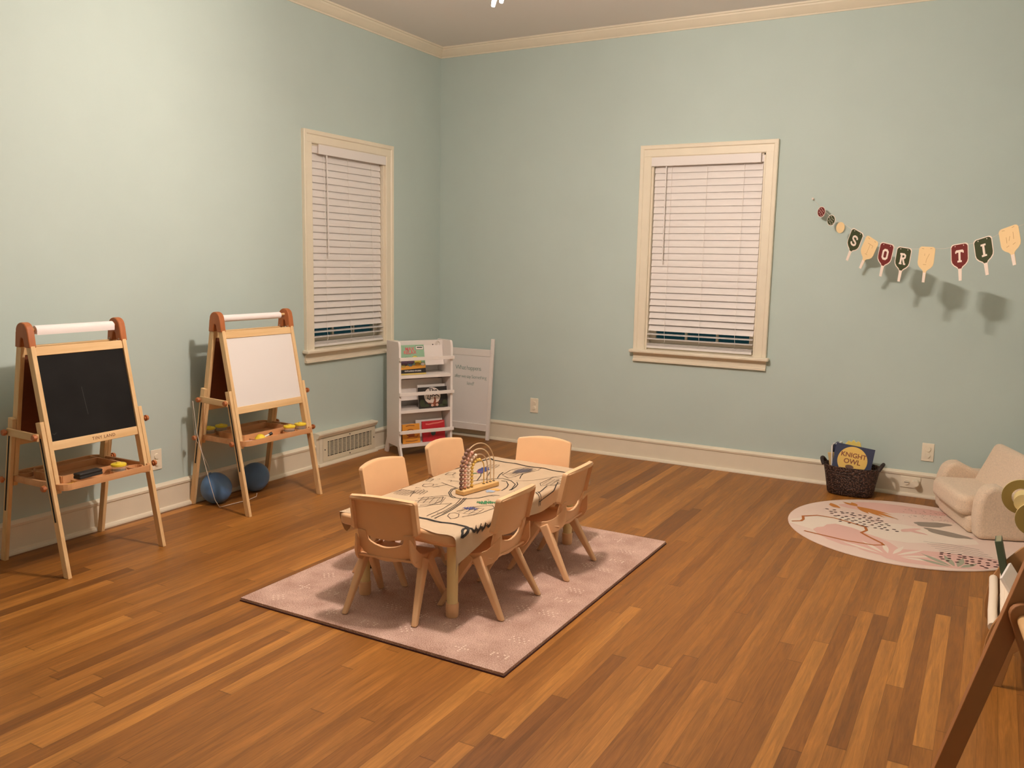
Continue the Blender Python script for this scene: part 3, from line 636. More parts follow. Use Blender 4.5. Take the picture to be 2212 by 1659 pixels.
# ------------------------------------------------------------------ chairs
def make_chair(label):
    r = thing('kids_chair', label, 'chair', (0, 0, 0.0157), 0, 'peach plastic chairs round the low table')
    # backrest: front skin, thick rim on top and sides, thin recessed middle at the back
    us = [-1, -0.985, -0.93, -0.885, -0.87, -0.6, -0.35, -0.12, 0.12, 0.35, 0.6, 0.87, 0.885, 0.93, 0.985, 1]
    vs = [0, 0.04, 0.2, 0.4, 0.6, 0.8, 0.865, 0.88, 0.93, 0.975, 1]
    HWt, HWb = 0.147, 0.149
    def zt_(u): return 0.490+0.014*(1-u*u)
    def zb_(u): return 0.352-0.038*(1-u*u)**0.8
    def pos(u, v):
        z = zb_(u)+(zt_(u)-zb_(u))*v; hw = HWb+(HWt-HWb)*v
        x = hw*u*(1-0.04*max(0, v-0.93)/0.07)
        y = -0.098-(z-0.33)*0.21+0.024*u*u
        return x, y, z
    def fr(u, v):
        x, y, z = pos(u, v); e = 0
        if v > 0.97: e = 0.004*(v-0.97)/0.03
        return V3((x, y-e, z))
    def bk(u, v):
        x, y, z = pos(u, v); rim = abs(u) > 0.88 or v > 0.87
        t_ = 0.026 if rim else 0.007
        if abs(u) >= 0.985 : t_ = 0.022; x *= 0.992
        if v < 0.03 and abs(u) < 0.9: t_ = 0.007
        if v > 0.97: t_ = 0.022
        return V3((x, y-t_, z-(0.003 if v > 0.97 else 0)))
    s_ = M(); s_.sheet(fr, us, vs, bk); obj('backrest', s_, m_chair, r, smooth=48)
    # U-shaped carrier: uprights and curved lower band, leaving a slot under the backrest
    f = M()
    def yb(u, z): return -0.098-(z-0.33)*0.21+0.020*u*u
    OU = [(-.124,.346),(-.126,.325),(-.127,.298),(-.122,.270),(-.106,.249),(-.075,.233),(-.035,.223),(0,.220)]; OU = OU+[(-x, z) for x, z in OU[-2::-1]]
    IN = [(-.084,.343),(-.084,.334),(-.083,.320),(-.078,.306),(-.066,.297),(-.045,.289),(-.02,.284),(0,.282)]; IN = IN+[(-x, z) for x, z in IN[-2::-1]]
    def ub(off):
        def g(i, w):
            a, b_ = OU[int(i)], IN[int(i)]; x = a[0]+(b_[0]-a[0])*w; z = a[1]+(b_[1]-a[1])*w
            return V3((x, yb(x/0.15, z)-off, z))
        return g
    f.sheet(ub(-0.003), list(range(15)), [0, 0.33, 0.66, 1], ub(0.011))
    # scooped side walls running forward from the carrier into the seat
    YS = [-.118, -.105, -.085, -.060, -.030, .010, .060, .110]; ZT = [.335, .318, .292, .268, .252, .243, .240, .236]; ZB = [.262, .236, .216, .203, .197, .198, .203, .212]
    for sx in (-1, 1):
        def side(off, sx=sx):
            def g(i, w): return V3((sx*(0.128+0.010*min(1, i/3)-0.004*w-off), YS[int(i)], ZB[int(i)]+(ZT[int(i)]-ZB[int(i)])*w))
            return g
        f.sheet(side(0), list(range(8)), [0, 0.5, 1], side(0.009))
    obj('back_frame', f, m_chair, r, smooth=50, bevel=0.002)
    # seat
    xs = [-1, -0.97, -0.8, -0.5, -0.2, 0.2, 0.5, 0.8, 0.97, 1]; ys = [0, 0.06, 0.2, 0.4, 0.6, 0.8, 0.94, 1]
    def zs(u, v): return 0.228-0.010*(1-u*u)*math.sin(PI*min(1, v*1.1))+0.012*(1-v)**2-0.016*max(0, (v-0.85)/0.15)**2
    def sf(u, v): return V3(((0.136-0.004*v)*u, -0.092+0.239*v, zs(u, v)))
    def sb(u, v):
        t_ = 0.030 if (abs(u) > 0.9 and v > 0.35) or v > 0.92 else 0.010
        return V3(((0.136-0.004*v)*u*0.99, -0.090+0.232*v, zs(u, v)-t_))
    s_ = M(); s_.sheet(sf, xs, ys, sb); obj('seat', s_, m_chair, r, smooth=50, bevel=0.002)
    for sx in (-1, 1):
        for sy in (-1, 1):
            l = M(); l.bar((sx*0.157, sy*0.148, 0.0), (sx*0.130, sy*0.014, 0.232), 0.027, 0.024, (0, 1, 0), 0.046, 0.030)
            # level foot
            for v_ in l.bm.verts:
                if v_.co.z < 0.05: v_.co.z = 0.0
            obj('leg', l, m_chair, r, bevel=0.007, seg=3)
    return r
c0 = make_chair('peach kids chair at the near short end of the table')
CH = [(1.964, -3.180, math.radians(8.5), None),
      (2.254, -2.918, PI/2, 'peach plastic kids chair on the right side of the table, nearest to the camera'),
      (2.287, -2.398, PI/2+0.02, 'peach plastic kids chair on the right side of the table, farther from the camera'),
      (1.722, -2.822, -PI/2-0.05, 'peach kids chair on the left side of the table, nearest to the camera'),
      (1.713, -2.300, -PI/2-0.05, 'peach kids chair on the left side of the table, nearest the white bookcase'),
      (2.015, -2.062, PI+math.radians(8), 'peach plastic kids chair at the far short end of the table')]
for i, (x, y, a, lb) in enumerate(CH):
    if i == 0: c0.location = (x, y, 0.0157); c0.rotation_euler = (0, 0, a)
    else: dup(c0, (x, y, 0.0157), a, lb)

# ------------------------------------------------------------------ abacus on the table
ab = thing('bead_abacus', 'wooden arched bead abacus standing on the paper-covered table', 'abacus', (2.004, -2.622, TZ+0.0045), math.radians(-10))
m_abb = wood('abacus_base', (226, 184, 122), (214, 170, 106), axis=1)
obj('base', M().prism([(-0.026, -0.123), (0.026, -0.123), (0.026, 0.123), (-0.026, 0.123)], (0, 0, 0), (1, 0, 0), (0, 1, 0), (0, 0, 0.020)), m_abb, ab, bevel=0.003)
bc = [(134, 98, 84), (214, 160, 140), (232, 206, 184), (226, 186, 92)]
wc = [(206, 176, 140), (222, 196, 160), (196, 164, 136), (212, 170, 84)]
for k in range(4):
    R_ = 0.112-0.0235*k; hz = 0.105-0.002*k; pts = [(0, -R_, 0.018), (0, -R_, hz)]
    for i in range(1, 24): a = PI*i/24; pts.append((0, -R_*math.cos(a), hz+R_*math.sin(a)))
    pts += [(0, R_, hz), (0, R_, 0.018)]
    xo = (k-1.5)*0.006*0
    wmat = mat('abacus_wire', wc[k], 0.4)
    wr = obj('wire', M().tube(pts, 0.0026, 8), wmat, ab)
    [obj('socket', M().cyl((0, s1*R_, 0.0195), (0, s1*R_, 0.0215), 0.0065, n=14), m_dark, wr) for s1 in (-1, 1)]
    # ten beads stacked at the near side and round the bend
    bmat = mat('bead_paint', bc[k], 0.5)
    br = 0.0098-0.0006*k; L_ = 0.0215+br
    for i in range(10):
        sdist = L_+i*br*2.0-0.0
        if sdist < hz: p = (0, -R_, sdist)
        else:
            a = (sdist-hz)/R_; p = (0, -R_*math.cos(a), hz+R_*math.sin(a))
        obj('bead', M().ball(p, br, 14, 9, (1, 1, 1)), bmat, wr)

# ------------------------------------------------------------------ easels
def easel(label, loc, rz, W, board_mats, brand, roll_end, caps_m=None):
    """local: y along the board, x towards the room, origin between the feet"""
    r = thing('kids_easel', label, 'easel', loc, rz)
    H = W/2; lw = 0.036; xf, xr = 0.235, -0.225; xt = 0.030; zt2 = 1.04
    def fl(z, sgn): xb = xf if sgn > 0 else xr; return xb+(sgn*xt-xb)*z/zt2
    for sgn in (1, -1):
        nx = V3((zt2, 0, fl(0, sgn)-fl(zt2, sgn))).normalized()*1.0
        up = V3((fl(zt2, sgn)-fl(0, sgn), 0, zt2)).normalized()
        nrm = V3((up.z, 0, -up.x))*sgn       # outward face normal of the frame
        for sy in (-1, 1):
            yy = sy*(H-0.011)
            # upper rail
            p = V3((fl(0.37 if True else 0, sgn), sy*(H-0.033), 0.37)); q = V3((fl(zt2, sgn), sy*(H-0.033), zt2))
            obj('side_rail', M().bar(p, q, 0.021, 0.034, (0, 1, 0)), m_pine, r, bevel=0.002)
            # lower sliding leg on the outside, with a slot
            a = V3((fl(0, sgn), yy, 0.0)); b_ = V3((fl(0.69, sgn), yy, 0.69))
            L = M().bar(a, b_, 0.019, 0.034, (0, 1, 0))
            for v_ in L.bm.verts:
                if v_.co.z < 0.02: v_.co.z = 0.0
            lg = obj('leg', L, m_pine, r, bevel=0.002)
            s0 = V3((fl(0.25, sgn), sy*(H-0.0005), 0.25)); s1 = V3((fl(0.62, sgn), sy*(H-0.0005), 0.62))
            obj('slot', M().bar(s0, s1, 0.003, 0.007, (0, 1, 0)), m_dark, lg)
        # board and cross rails of this frame
        def pt(z, off=0.0, y=0.0): return V3((fl(z, sgn), y, z))+nrm*off
        for zc in (0.995, 0.578):
            obj('cross_rail', M().bar(pt(zc, 0.003, -(H-0.044)), pt(zc, 0.003, H-0.044), 0.040, 0.018, up), m_piney, r, bevel=0.002)
        z0_, z1_ = 0.592, 0.982
        mtb = board_mats[0] if sgn > 0 else board_mats[1]
        bd = M(); a = pt(z0_, 0.004); b_ = pt(z1_, 0.004); bd.bar(a, b_, W-0.086, 0.006, (0, 1, 0))
        if sgn > 0 and brand:
            bd.ribbon([(0.0, 0.04), (0.004, -0.02), (0.009, -0.09)], 0.002, pt(0.78, 0.0073, -0.03), (0, 1, 0), up, 0.0, mi=1); bd.ribbon([(-0.21, -0.10), (-0.20, -0.105), (-0.19, -0.098)], 0.002, pt(0.73, 0.0073, 0), (0, 1, 0), up, 0.0, mi=1)
        bo = obj('board', bd, [mtb, mat('chalk_dust', (66, 66, 63), 0.9)], r)
        hb = M(); a = pt(z0_, -0.001); b_ = pt(z1_, -0.001); hb.bar(a, b_, W-0.087, 0.003, (0, 1, 0)); obj('board_back', hb, m_hard, bo)
        if sgn > 0 and brand:
            o_ = pt(0.578, 0.0125, 0.035)
            obj('lettering', M().text('TINY LAND', 0.021, o_, (0, 1, 0), up, 0.0, ext=0.0002, spacing=1.15), m_hard, r)
    # arched caps
    for sy in (-1, 1):
        P = [(-0.052, 0.0), (-0.043, 0.066)]
        for k in range(13): a = PI-PI*k/12; P.append((0.041*math.cos(a), 0.070+0.041*math.sin(a)))
        P += [(0.043, 0.066), (0.052, 0.0), (0.016, 0.0), (0.008, 0.036), (0.004, 0.042), (-0.004, 0.042), (-0.008, 0.036), (-0.016, 0.0)]
        cp = M().prism(P, (0, sy*(H-0.033)-0.017, 1.014), (1, 0, 0), (0, 0, 1), (0, 0.034, 0))
        c_ = obj('cap', cp, caps_m or m_cap, r, bevel=0.004)
        for x in (-0.034, 0.034): sc_ = M(); sc_.cyl((x, sy*(H-0.0165)-sy*0.035, 1.022), (x, sy*(H-0.0165)-sy*0.0325, 1.022), 0.005, n=10); obj('screw', sc_, mat('screw_grey', (180, 160, 140), 0.4, metal=0.6), c_)
    # dowel and paper roll
    obj('dowel', M().cyl((0.004, -(H-0.045), 1.090), (0.004, H-0.045, 1.090), 0.0075, n=14), m_piney, r)
    pr = M(); rr_ = 0.019
    if roll_end:
        # loosely unrolled sheet hanging from the dowel
        pr.cyl((0.004, -(H-0.075), 1.088), (0.004, H-0.062, 1.088), 0.018, n=22)
        pr.sheet(lambda u, v: V3((0.004+0.0205*math.sin(v*2.1)+0.003*v, -(H-0.072)+(W-0.136)*u, 1.088+0.0205*math.cos(v*2.1)-0.011*max(0, v-0.7)/0.3)), [0, 0.25, 0.5, 0.75, 1], [i/12 for i in range(13)],
                 lambda u, v: V3((0.004+0.0195*math.sin(v*2.1)+0.003*v, -(H-0.072)+(W-0.136)*u, 1.088+0.0195*math.cos(v*2.1)-0.011*max(0, v-0.7)/0.3)))
    else:
        pr.cyl((0.004, -(H-0.052), 1.086), (0.004, H-0.088, 1.086), 0.019, n=24)
    tag2 = obj('paper_roll', pr, m_paper, r, smooth=50)
    # side braces with knobs
    for sy in (-1, 1):
        for zc in (0.628,):
            a = (fl(zc, 1), sy*(H+0.008), zc-0.005); b_ = (fl(zc, -1), sy*(H+0.008), zc+0.002)
            obj('brace', M().bar(a, b_, 0.012, 0.034, (0, 1, 0)), m_pinex, r, bevel=0.002)
        for sgn in (1, -1):
            for zc in (0.628, 0.405):
                x = fl(zc, sgn)
                obj('knob', M().cyl((x, sy*(H+0.012), zc), (x, sy*(H+0.022), zc), 0.008, n=14).cyl((x, sy*(H+0.020), zc), (x, sy*(H+0.034), zc), 0.0165, 0.013, 8), m_cap, r, bevel=0.002)
    # storage tray with recesses: bottom plate, rim, dividers
    z0_ = 0.392; hx = fl(z0_, 1)+0.058; hy = H+0.006
    tr = M(); tr.prism(rrect(hx, hy-0.028, 0.045, 4), (0, 0, z0_-0.004), (1, 0, 0), (0, 1, 0), (0, 0, 0.006))
    P = rrect(hx, hy-0.028, 0.045, 4); Q = rrect(hx-0.012, hy-0.040, 0.036, 4)
    n_ = len(P)
    for i in range(n_):
        a, b_ = P[i], P[(i+1) % n_]; c_, d_ = Q[i], Q[(i+1) % n_]
        vs_ = [tr.bm.verts.new((a[0], a[1], z0_)), tr.bm.verts.new((b_[0], b_[1], z0_)), tr.bm.verts.new((d_[0], d_[1], z0_)), tr.bm.verts.new((c_[0], c_[1], z0_))]
        vt_ = [tr.bm.verts.new((v_.co.x, v_.co.y, z0_+0.024)) for v_ in vs_]
        tr.face(vt_); tr.face([vs_[0], vs_[1], vt_[1], vt_[0]]); tr.face([vs_[2], vs_[3], vt_[3], vt_[2]])
    # centre box of the tray (shallow bin) and dividers
    bx, by = hx*0.46, hy*0.60
    for a, b_ in (((bx, -by), (bx, by)), ((-bx, -by), (-bx, by))): tr.b2((a[0]-0.004, a[1], z0_), (b_[0]+0.004, b_[1], z0_+0.034))
    for y in (-by, by): tr.b2((-bx, y-0.004, z0_), (bx, y+0.004, z0_+0.034))
    for y in (by*1.22,): tr.b2((-hx+0.01, y-0.003, z0_), (-bx+0.12, y+0.003, z0_+0.022))
    for xx in (-bx+0.04,): tr.b2((xx-0.003, by, z0_), (xx+0.003, hy-0.04, z0_+0.022))
    tr.b2((hx-0.075, -hy+0.12, z0_), (hx-0.01, -hy+0.126, z0_+0.022))
    # cup holders: raised rings at the far front corner and near back corner
    for (cx, cy) in ((hx-0.05, hy-0.10), (hx-0.05, hy-0.19), (-hx+0.05, -hy+0.10), (-hx+0.05, -hy+0.19)):
        ring = [(0.033, 0.0), (0.038, 0.0), (0.038, 0.022), (0.033, 0.022)]
        for i in range(20):
            a0, a1 = 2*PI*i/20, 2*PI*(i+1)/20
            V = [[tr.bm.verts.new((cx+rr2*math.cos(a), cy+rr2*math.sin(a), z0_+zz)) for rr2, zz in ring] for a in (a0, a1)]
            for k in range(4): tr.face([V[0][k], V[1][k], V[1][(k+1) % 4], V[0][(k+1) % 4]])
    obj('tray', tr, m_tray, r, smooth=30)
    return r, z0_, hx, hy, fl
m_cap2 = m_cap
E2W, E1W = 0.585, 0.530
e2 = easel('wooden children easel with a whiteboard, standing beside the left wall window', (0.262, -2.299, 0), math.radians(-1.0), E2W, (m_wb, m_chalk), False, False)
e1 = easel('wooden children easel with a black chalkboard facing the room, at the left edge', (0.278, -3.424, 0), math.radians(1.6), E1W, (m_chalk, m_wb), True, True)

m_clear = bpy.data.materials.new('clear_plastic'); m_clear.use_nodes = True
g = m_clear.node_tree.nodes['Principled BSDF']; g.inputs['Base Color'].default_value = (0.95, 0.92, 0.85, 1); g.inputs['Roughness'].default_value = 0.15; g.inputs['Transmission Weight'].default_value = 0.75; g.inputs['IOR'].default_value = 1.15
def cup(label, x, y, z, group='paint cups with yellow lids'):
    r = thing('paint_cup', label, 'paint cup', (x, y, z), 0, group)
    obj('cup', M().lathe([(0.024, 0), (0.028, 0.002), (0.031, 0.040), (0.031, 0.042)], 24), m_clear, r)
    obj('lid', M().lathe([(0.033, 0.040), (0.035, 0.042), (0.035, 0.050), (0.032, 0.052), (0.012, 0.053), (0.010, 0.058), (0.004, 0.058)], 24), m_yel, r)
    return r
def loc_in(e, x, y):
    r = e[0]; a = r.rotation_euler.z; return r.location.x+x*math.cos(a)-y*math.sin(a), r.location.y+x*math.sin(a)+y*math.cos(a)
zc = 0.3945
hx, hy = e2[2], e2[3]
for (x, y, lb) in ((hx-0.05, hy-0.19, 'clear yellow-lidded cup at the front of the whiteboard easel tray, left one'), (hx-0.05, hy-0.10, 'clear yellow-lidded cup at the front of the whiteboard easel tray, right one'),
                   (-hx+0.05, -hy+0.19, 'clear yellow-lidded cup at the wall side of the whiteboard easel tray, right one'), (-hx+0.05, -hy+0.10, 'clear yellow-lidded cup at the wall side of the whiteboard easel tray, left one')):
    X_, Y_ = loc_in(e2, x, y); cup(lb, X_, Y_, zc)
X_, Y_ = loc_in(e1, e1[2]-0.05, e1[3]-0.19); cup('clear cup with yellow lid on the chalkboard easel tray', X_, Y_, zc)
X_, Y_ = loc_in(e1, e1[2]-0.055, -e1[3]+0.195)
er = thing('chalk_eraser', 'dark grey felt eraser lying on the chalkboard easel tray', 'eraser', (X_, Y_, zc+0.022), math.radians(96))
obj('felt', M().b2((-0.062, -0.022, 0.0), (0.062, 0.022, 0.014)), m_eraser, er, bevel=0.003)
obj('grip', M().b2((-0.062, -0.022, 0.014), (0.062, 0.022, 0.026)), mat('eraser_top', (40, 36, 34), 0.7), er, bevel=0.004)
X_, Y_ = loc_in(e1, e1[2]-0.045, -e1[3]+0.095)
tag(obj('chalk_box', M().b2((-0.014, -0.034, 0), (0.014, 0.034, 0.010)), m_yel, loc=(X_, Y_, zc), bevel=0.002), 'flat yellow box at the left end of the chalkboard easel tray', 'box')
X_, Y_ = loc_in(e2, e2[2]-0.055, -e2[3]+0.185)
tag(obj('yellow_lid', M().lathe([(0.034, 0.0), (0.035, 0.004), (0.030, 0.012), (0.016, 0.028), (0.012, 0.030), (0.003, 0.031)], 24), m_yel, loc=(X_, Y_, zc+0.004)), 'loose yellow domed lid on the whiteboard easel tray', 'dish')  # a loose domed lid lying by itself on the tray
mk = thing('marker_pen', 'white marker with a black cap leaning on the whiteboard easel tray', 'marker', (X_+0.005, Y_+0.05, zc+0.006), math.radians(70))
obj('barrel', M().cyl((-0.03, 0, 0.004), (0.01, 0, 0.018), 0.0055, n=12), m_white, mk); obj('marker_cap', M().cyl((0.01, 0, 0.018), (0.028, 0, 0.0245), 0.0085, n=12), m_black, mk)
tag(obj('yellow_crayon', M().cyl((0, -0.045, 0.006), (0.006, 0.05, 0.006), 0.006, 0.005, 10), m_yel, loc=(X_+0.012, Y_+0.075, zc)), 'thick yellow crayon lying in the front trough of the whiteboard easel tray', 'crayon')
tag(obj('pink_sponge', M().prism([(-0.045, 0), (0.01, -0.012), (0.05, 0.0), (0.02, 0.014), (-0.03, 0.012)], (0, 0, 0), (0.2, 1, 0), (-1, 0.2, 0), (0, 0, 0.012)), mat('pale_pink', (234, 196, 178), 0.8), loc=(X_+0.004, Y_-0.075, zc), bevel=0.003), 'pale pink scraper at the left end of the whiteboard easel tray', 'scraper')

# ------------------------------------------------------------------ balloons and string
m_bal = mat('balloon_rubber', (92, 128, 172), 0.35, var=0.04, vscale=8, spec=0.4)
def balloon(label, loc, rad, tilt):
    r = thing('blue_balloon', label, 'balloon', loc, 0, 'blue balloons under the easel')
    prof = []
    for k in range(17):
        a = PI*k/16; rr_ = rad*math.sin(a); z = -rad*math.cos(a); prof.append((max(rr_, 0.001), z))
    b_ = M(); b_.lathe(prof, 32); R_ = Euler(tilt).to_matrix()
    for v_ in b_.bm.verts:
        k = max(0, v_.co.z/rad); v_.co.z *= 1+0.10*k; v_.co = R_ @ v_.co
    obj('body', b_, m_bal, r, smooth=80)
    top = R_ @ V3((0, 0, rad*1.09)); d = (R_ @ V3((0, 0, 1)))
    obj('knot', M().cyl(top-d*0.003, top+d*0.010, 0.004, 0.008, 10).ball(top, 0.006, 8, 6), m_bal, r)
    return r, V3(loc)+top
RB = 0.088
b1, k1 = balloon('blue balloon at the left under the whiteboard easel, knot upwards', (0.140, -2.495, RB+0.0005), RB, (0.35, -0.1, 0))
b2, k2 = balloon('blue balloon at the right under the whiteboard easel', (0.126, -2.185, RB+0.0005), RB, (-1.2, 0.2, 0.3))
m_str = mat('white_string', (226, 214, 200), 0.8)
kn = V3((0.46, -2.615, 0.0))
pts = [(0.12, -2.625, 0.62), (0.15, -2.632, 0.45), (0.20, -2.633, 0.30), (0.235, -2.622, 0.16), (0.245, -2.600, 0.06), (0.235, -2.56, 0.006), (0.24, -2.45, 0.004), (0.25, -2.36, 0.003), (0.235, -2.28, 0.004), (0.20, -2.24, 0.01)]
tag(obj('balloon_string', M().tube(pts, 0.0016, 6), m_str), 'white string hanging from the easel knob down past the left blue balloon to the floor', 'string')
tag(obj('balloon_string', M().tube([(0.11, -2.622, 0.62), (0.13, -2.63, 0.42), (k1.x+0.01, k1.y-0.02, k1.z+0.05), tuple(k1)], 0.0009, 5), m_str), 'thin white string from the easel down to the knot of the left balloon', 'string')

# ------------------------------------------------------------------ white bookcase (front faces the room diagonally)
SA = math.atan2(0.386, 0.216)        # direction of its width
bkx = thing('bookcase', 'narrow white book display rack with three rail-fronted shelves in the corner', 'bookcase', (0.436, -0.793, 0), SA)
# local: x = width, front is -y
BW = 0.435; HB = BW/2; TH = 0.845
for sx in (-1, 1):
    P = [(-0.0, 0.0), (-0.028, 0.0), (0.010, 0.105), (0.010, 0.80), (0.018, TH-0.012), (0.030, TH), (0.235, TH-0.004), (0.235, 0.12), (0.285, 0.0), (0.235, 0.0), (0.200, 0.075), (0.040, 0.075)]
    obj('side_panel', M().prism(P, (sx*(HB-0.009)-0.009, 0, 0), (0, 1, 0), (0, 0, 1), (0.018, 0, 0)), m_white, bkx, bevel=0.003)
inn = HB-0.018
# tiers: z of shelf, rail
tiers = [(0.600, 0.722), (0.345, 0.466), (0.092, 0.186)]
for zs_, zr in tiers:
    sh_ = obj('shelf', M().b2((-inn, 0.012, zs_-0.022), (inn, 0.225, zs_)), m_white, bkx, bevel=0.001)
    obj('rail', M().b2((-HB-0.002, -0.012, zr-0.012), (HB+0.002, 0.004, zr+0.012)), m_white, bkx, bevel=0.0015)
    # leaning back board of the tier
    obj('back_panel', M().bar((0, 0.120, zs_+0.055), (0, 0.155, zs_+0.205), inn*2-0.006, 0.008, (1, 0, 0)), m_white, bkx, bevel=0.001)
obj('top_rail', M().b2((-inn, 0.150, 0.775), (inn, 0.165, TH-0.006)), m_white, bkx, bevel=0.001)
obj('rear_board', M().b2((-inn, 0.222, 0.075), (inn, 0.228, TH-0.02)), m_white, bkx)
obj('knot_hole', M().cyl((0.118, 0.1505, 0.805), (0.118, 0.1485, 0.805), 0.0045, n=12), m_dark, bkx)
st = M()
for k in range(5): st.ribbon([(0.018*math.cos(a)*(1-k*0.12), 0.026*math.sin(a)*(1-k*0.12)) for a in [2*PI*i/14 for i in range(15)]], 0.0014, (0.158+0.002*k, 0.1497, 0.805), (1, 0, 0), (0, 0, 1), 0.0002)
obj('sticker', st, mat('sticker_line', (190, 176, 160), 0.7), bkx, smooth=0)

def bk_loc(x, y, z):
    a = SA; return (0.436+x*math.cos(a)-y*math.sin(a), -0.793+x*math.sin(a)+y*math.cos(a), z)
def book(name, label, x, y, z, w_, h_, t_, lean, mats, deco, cat='book', rz=0.0, base=None, page=None):
    """stands on its bottom edge, cover towards local -y; deco(M) draws in (0..w,0..h)"""
    loc = bk_loc(x, y, z) if base is None else base[:3]
    r = thing(name, label, cat, loc, (SA if base is None else base[3])+rz)
    n_ = V3((0, -math.cos(lean), -math.sin(lean)*-1*0)); up = V3((0, math.sin(lean), math.cos(lean))); nn = V3((0, -math.cos(lean), math.sin(lean)))
    c = V3((0, 0, 0))
    pg = M(); pg.bar(c-nn*t_/2+up*0.002, c-nn*t_/2+up*(h_-0.002), w_-0.004, t_*0.8, (1, 0, 0)); obj('pages', pg, page or m_paper, r)
    cv = M(); cv.bar(c-nn*t_*0.05, c-nn*t_*0.05+up*h_, w_, t_*0.12, (1, 0, 0)); cv.bar(c-nn*t_*0.95, c-nn*t_*0.95+up*h_, w_, t_*0.12, (1, 0, 0)); cv.bar(c-nn*t_*0.5+V3((-w_/2+0.001, 0, 0)), c-nn*t_*0.5+V3((-w_/2+0.001, 0, 0))+up*h_, 0.002, t_, (1, 0, 0))
    d = deco(cv, V3((-w_/2, 0, 0))+nn*(t_*0.01+0.0006), V3((1, 0, 0)), up, w_, h_) if deco else None
    obj('cover', cv, mats, r, smooth=30)
    return r
def circ(cx, cy, rx, ry=None, n=24, a0=0, a1=2*PI): 
    ry = rx if ry is None else ry
    return [(cx+rx*math.cos(a0+(a1-a0)*i/n), cy+ry*math.sin(a0+(a1-a0)*i/n)) for i in range(n)]
def mc(n, c): return mat(n, c, 0.55)
B_ = [mc('sticker_green', (150, 190, 158)), mc('title_pink', (222, 110, 116)), mc('cover_white', (240, 234, 226)), mc('cover_black', (34, 30, 30)), mc('cover_orange', (226, 160, 60)), mc('cover_yellow', (224, 208, 90)), mc('cover_purple', (104, 78, 104)), mc('cover_blue', (120, 150, 190)), mc('cover_tan', (206, 180, 96))]
def d_max(m_, o, ax, ay, w_, h_):
    m_.poly([(0, h_*0.05), (w_, h_*0.05), (w_, h_*0.21), (0, h_*0.17)], o, ax, ay, 0.0004, 3); m_.poly([(0, 0), (w_, 0), (w_, h_*0.05), (0, h_*0.05)], o, ax, ay, 0.0004, 8)
    m_.poly([(0, h_*0.17), (w_, h_*0.21), (w_, h_*0.33), (0, h_*0.30)], o, ax, ay, 0.0004, 4)
    for cx, cy, rx, mi in ((0.2, 0.40, 0.18, 6), (0.45, 0.43, 0.16, 6), (0.72, 0.42, 0.17, 5), (0.9, 0.34, 0.1, 2), (0.42, 0.33, 0.10, 7), (0.15, 0.30, 0.1, 8), (0.7, 0.34, 0.12, 4), (0.62, 0.56, 0.14, 5), (0.3, 0.54, 0.12, 0)):
        m_.poly(circ(cx*w_, cy*h_, rx*w_*0.8, rx*w_*0.55, 12), o, ax, ay, 0.0007, mi); m_.ribbon(circ(cx*w_, cy*h_, rx*w_*0.8, rx*w_*0.55, 12), 0.0012, o, ax, ay, 0.0009, True, 3)
    m_.text('MAX', 0.034, o+ax*w_*0.45+ay*h_*0.86, ax, ay, 0.0008, 1, off=0.0008); m_.text('RELAX', 0.034, o+ax*w_*0.45+ay*h_*0.745, ax, ay, 0.0008, 1, off=0.0008)
    m_.text('CUTE & BOLD STICKERS', 0.0122, o+ax*w_*0.5+ay*h_*0.122, ax, ay, 0.0008, 2, off=0.0003)
    m_.poly([(w_*0.68, h_*0.84), (w_*0.97, h_*0.83), (w_*0.97, h_*0.95), (w_*0.68, h_*0.96)], o, ax, ay, 0.0006, 2); m_.ribbon([(w_*0.68, h_*0.84), (w_*0.97, h_*0.83), (w_*0.97, h_*0.95), (w_*0.68, h_*0.96)], 0.002, o, ax, ay, 0.0008, True, 3)
    m_.poly([(w_*0.72, h_*0.89), (w_*0.94, h_*0.885), (w_*0.93, h_*0.92), (w_*0.73, h_*0.925)], o, ax, ay, 0.0009, 3)
book('sticker_book', 'green sticker book titled in pink, standing on the top shelf of the white rack', -inn+0.108, 0.040, 0.6015, 0.208, 0.218, 0.008, 0.22, B_, d_max)
G_ = [mc('gruff_dark', (40, 34, 30)), mc('moon_pale', (228, 214, 204)), mc('leaf_dark', (58, 64, 40)), mc('fox_brown', (136, 72, 48)), mc('ink_black', (22, 18, 18)), mc('flesh', (214, 170, 150))]
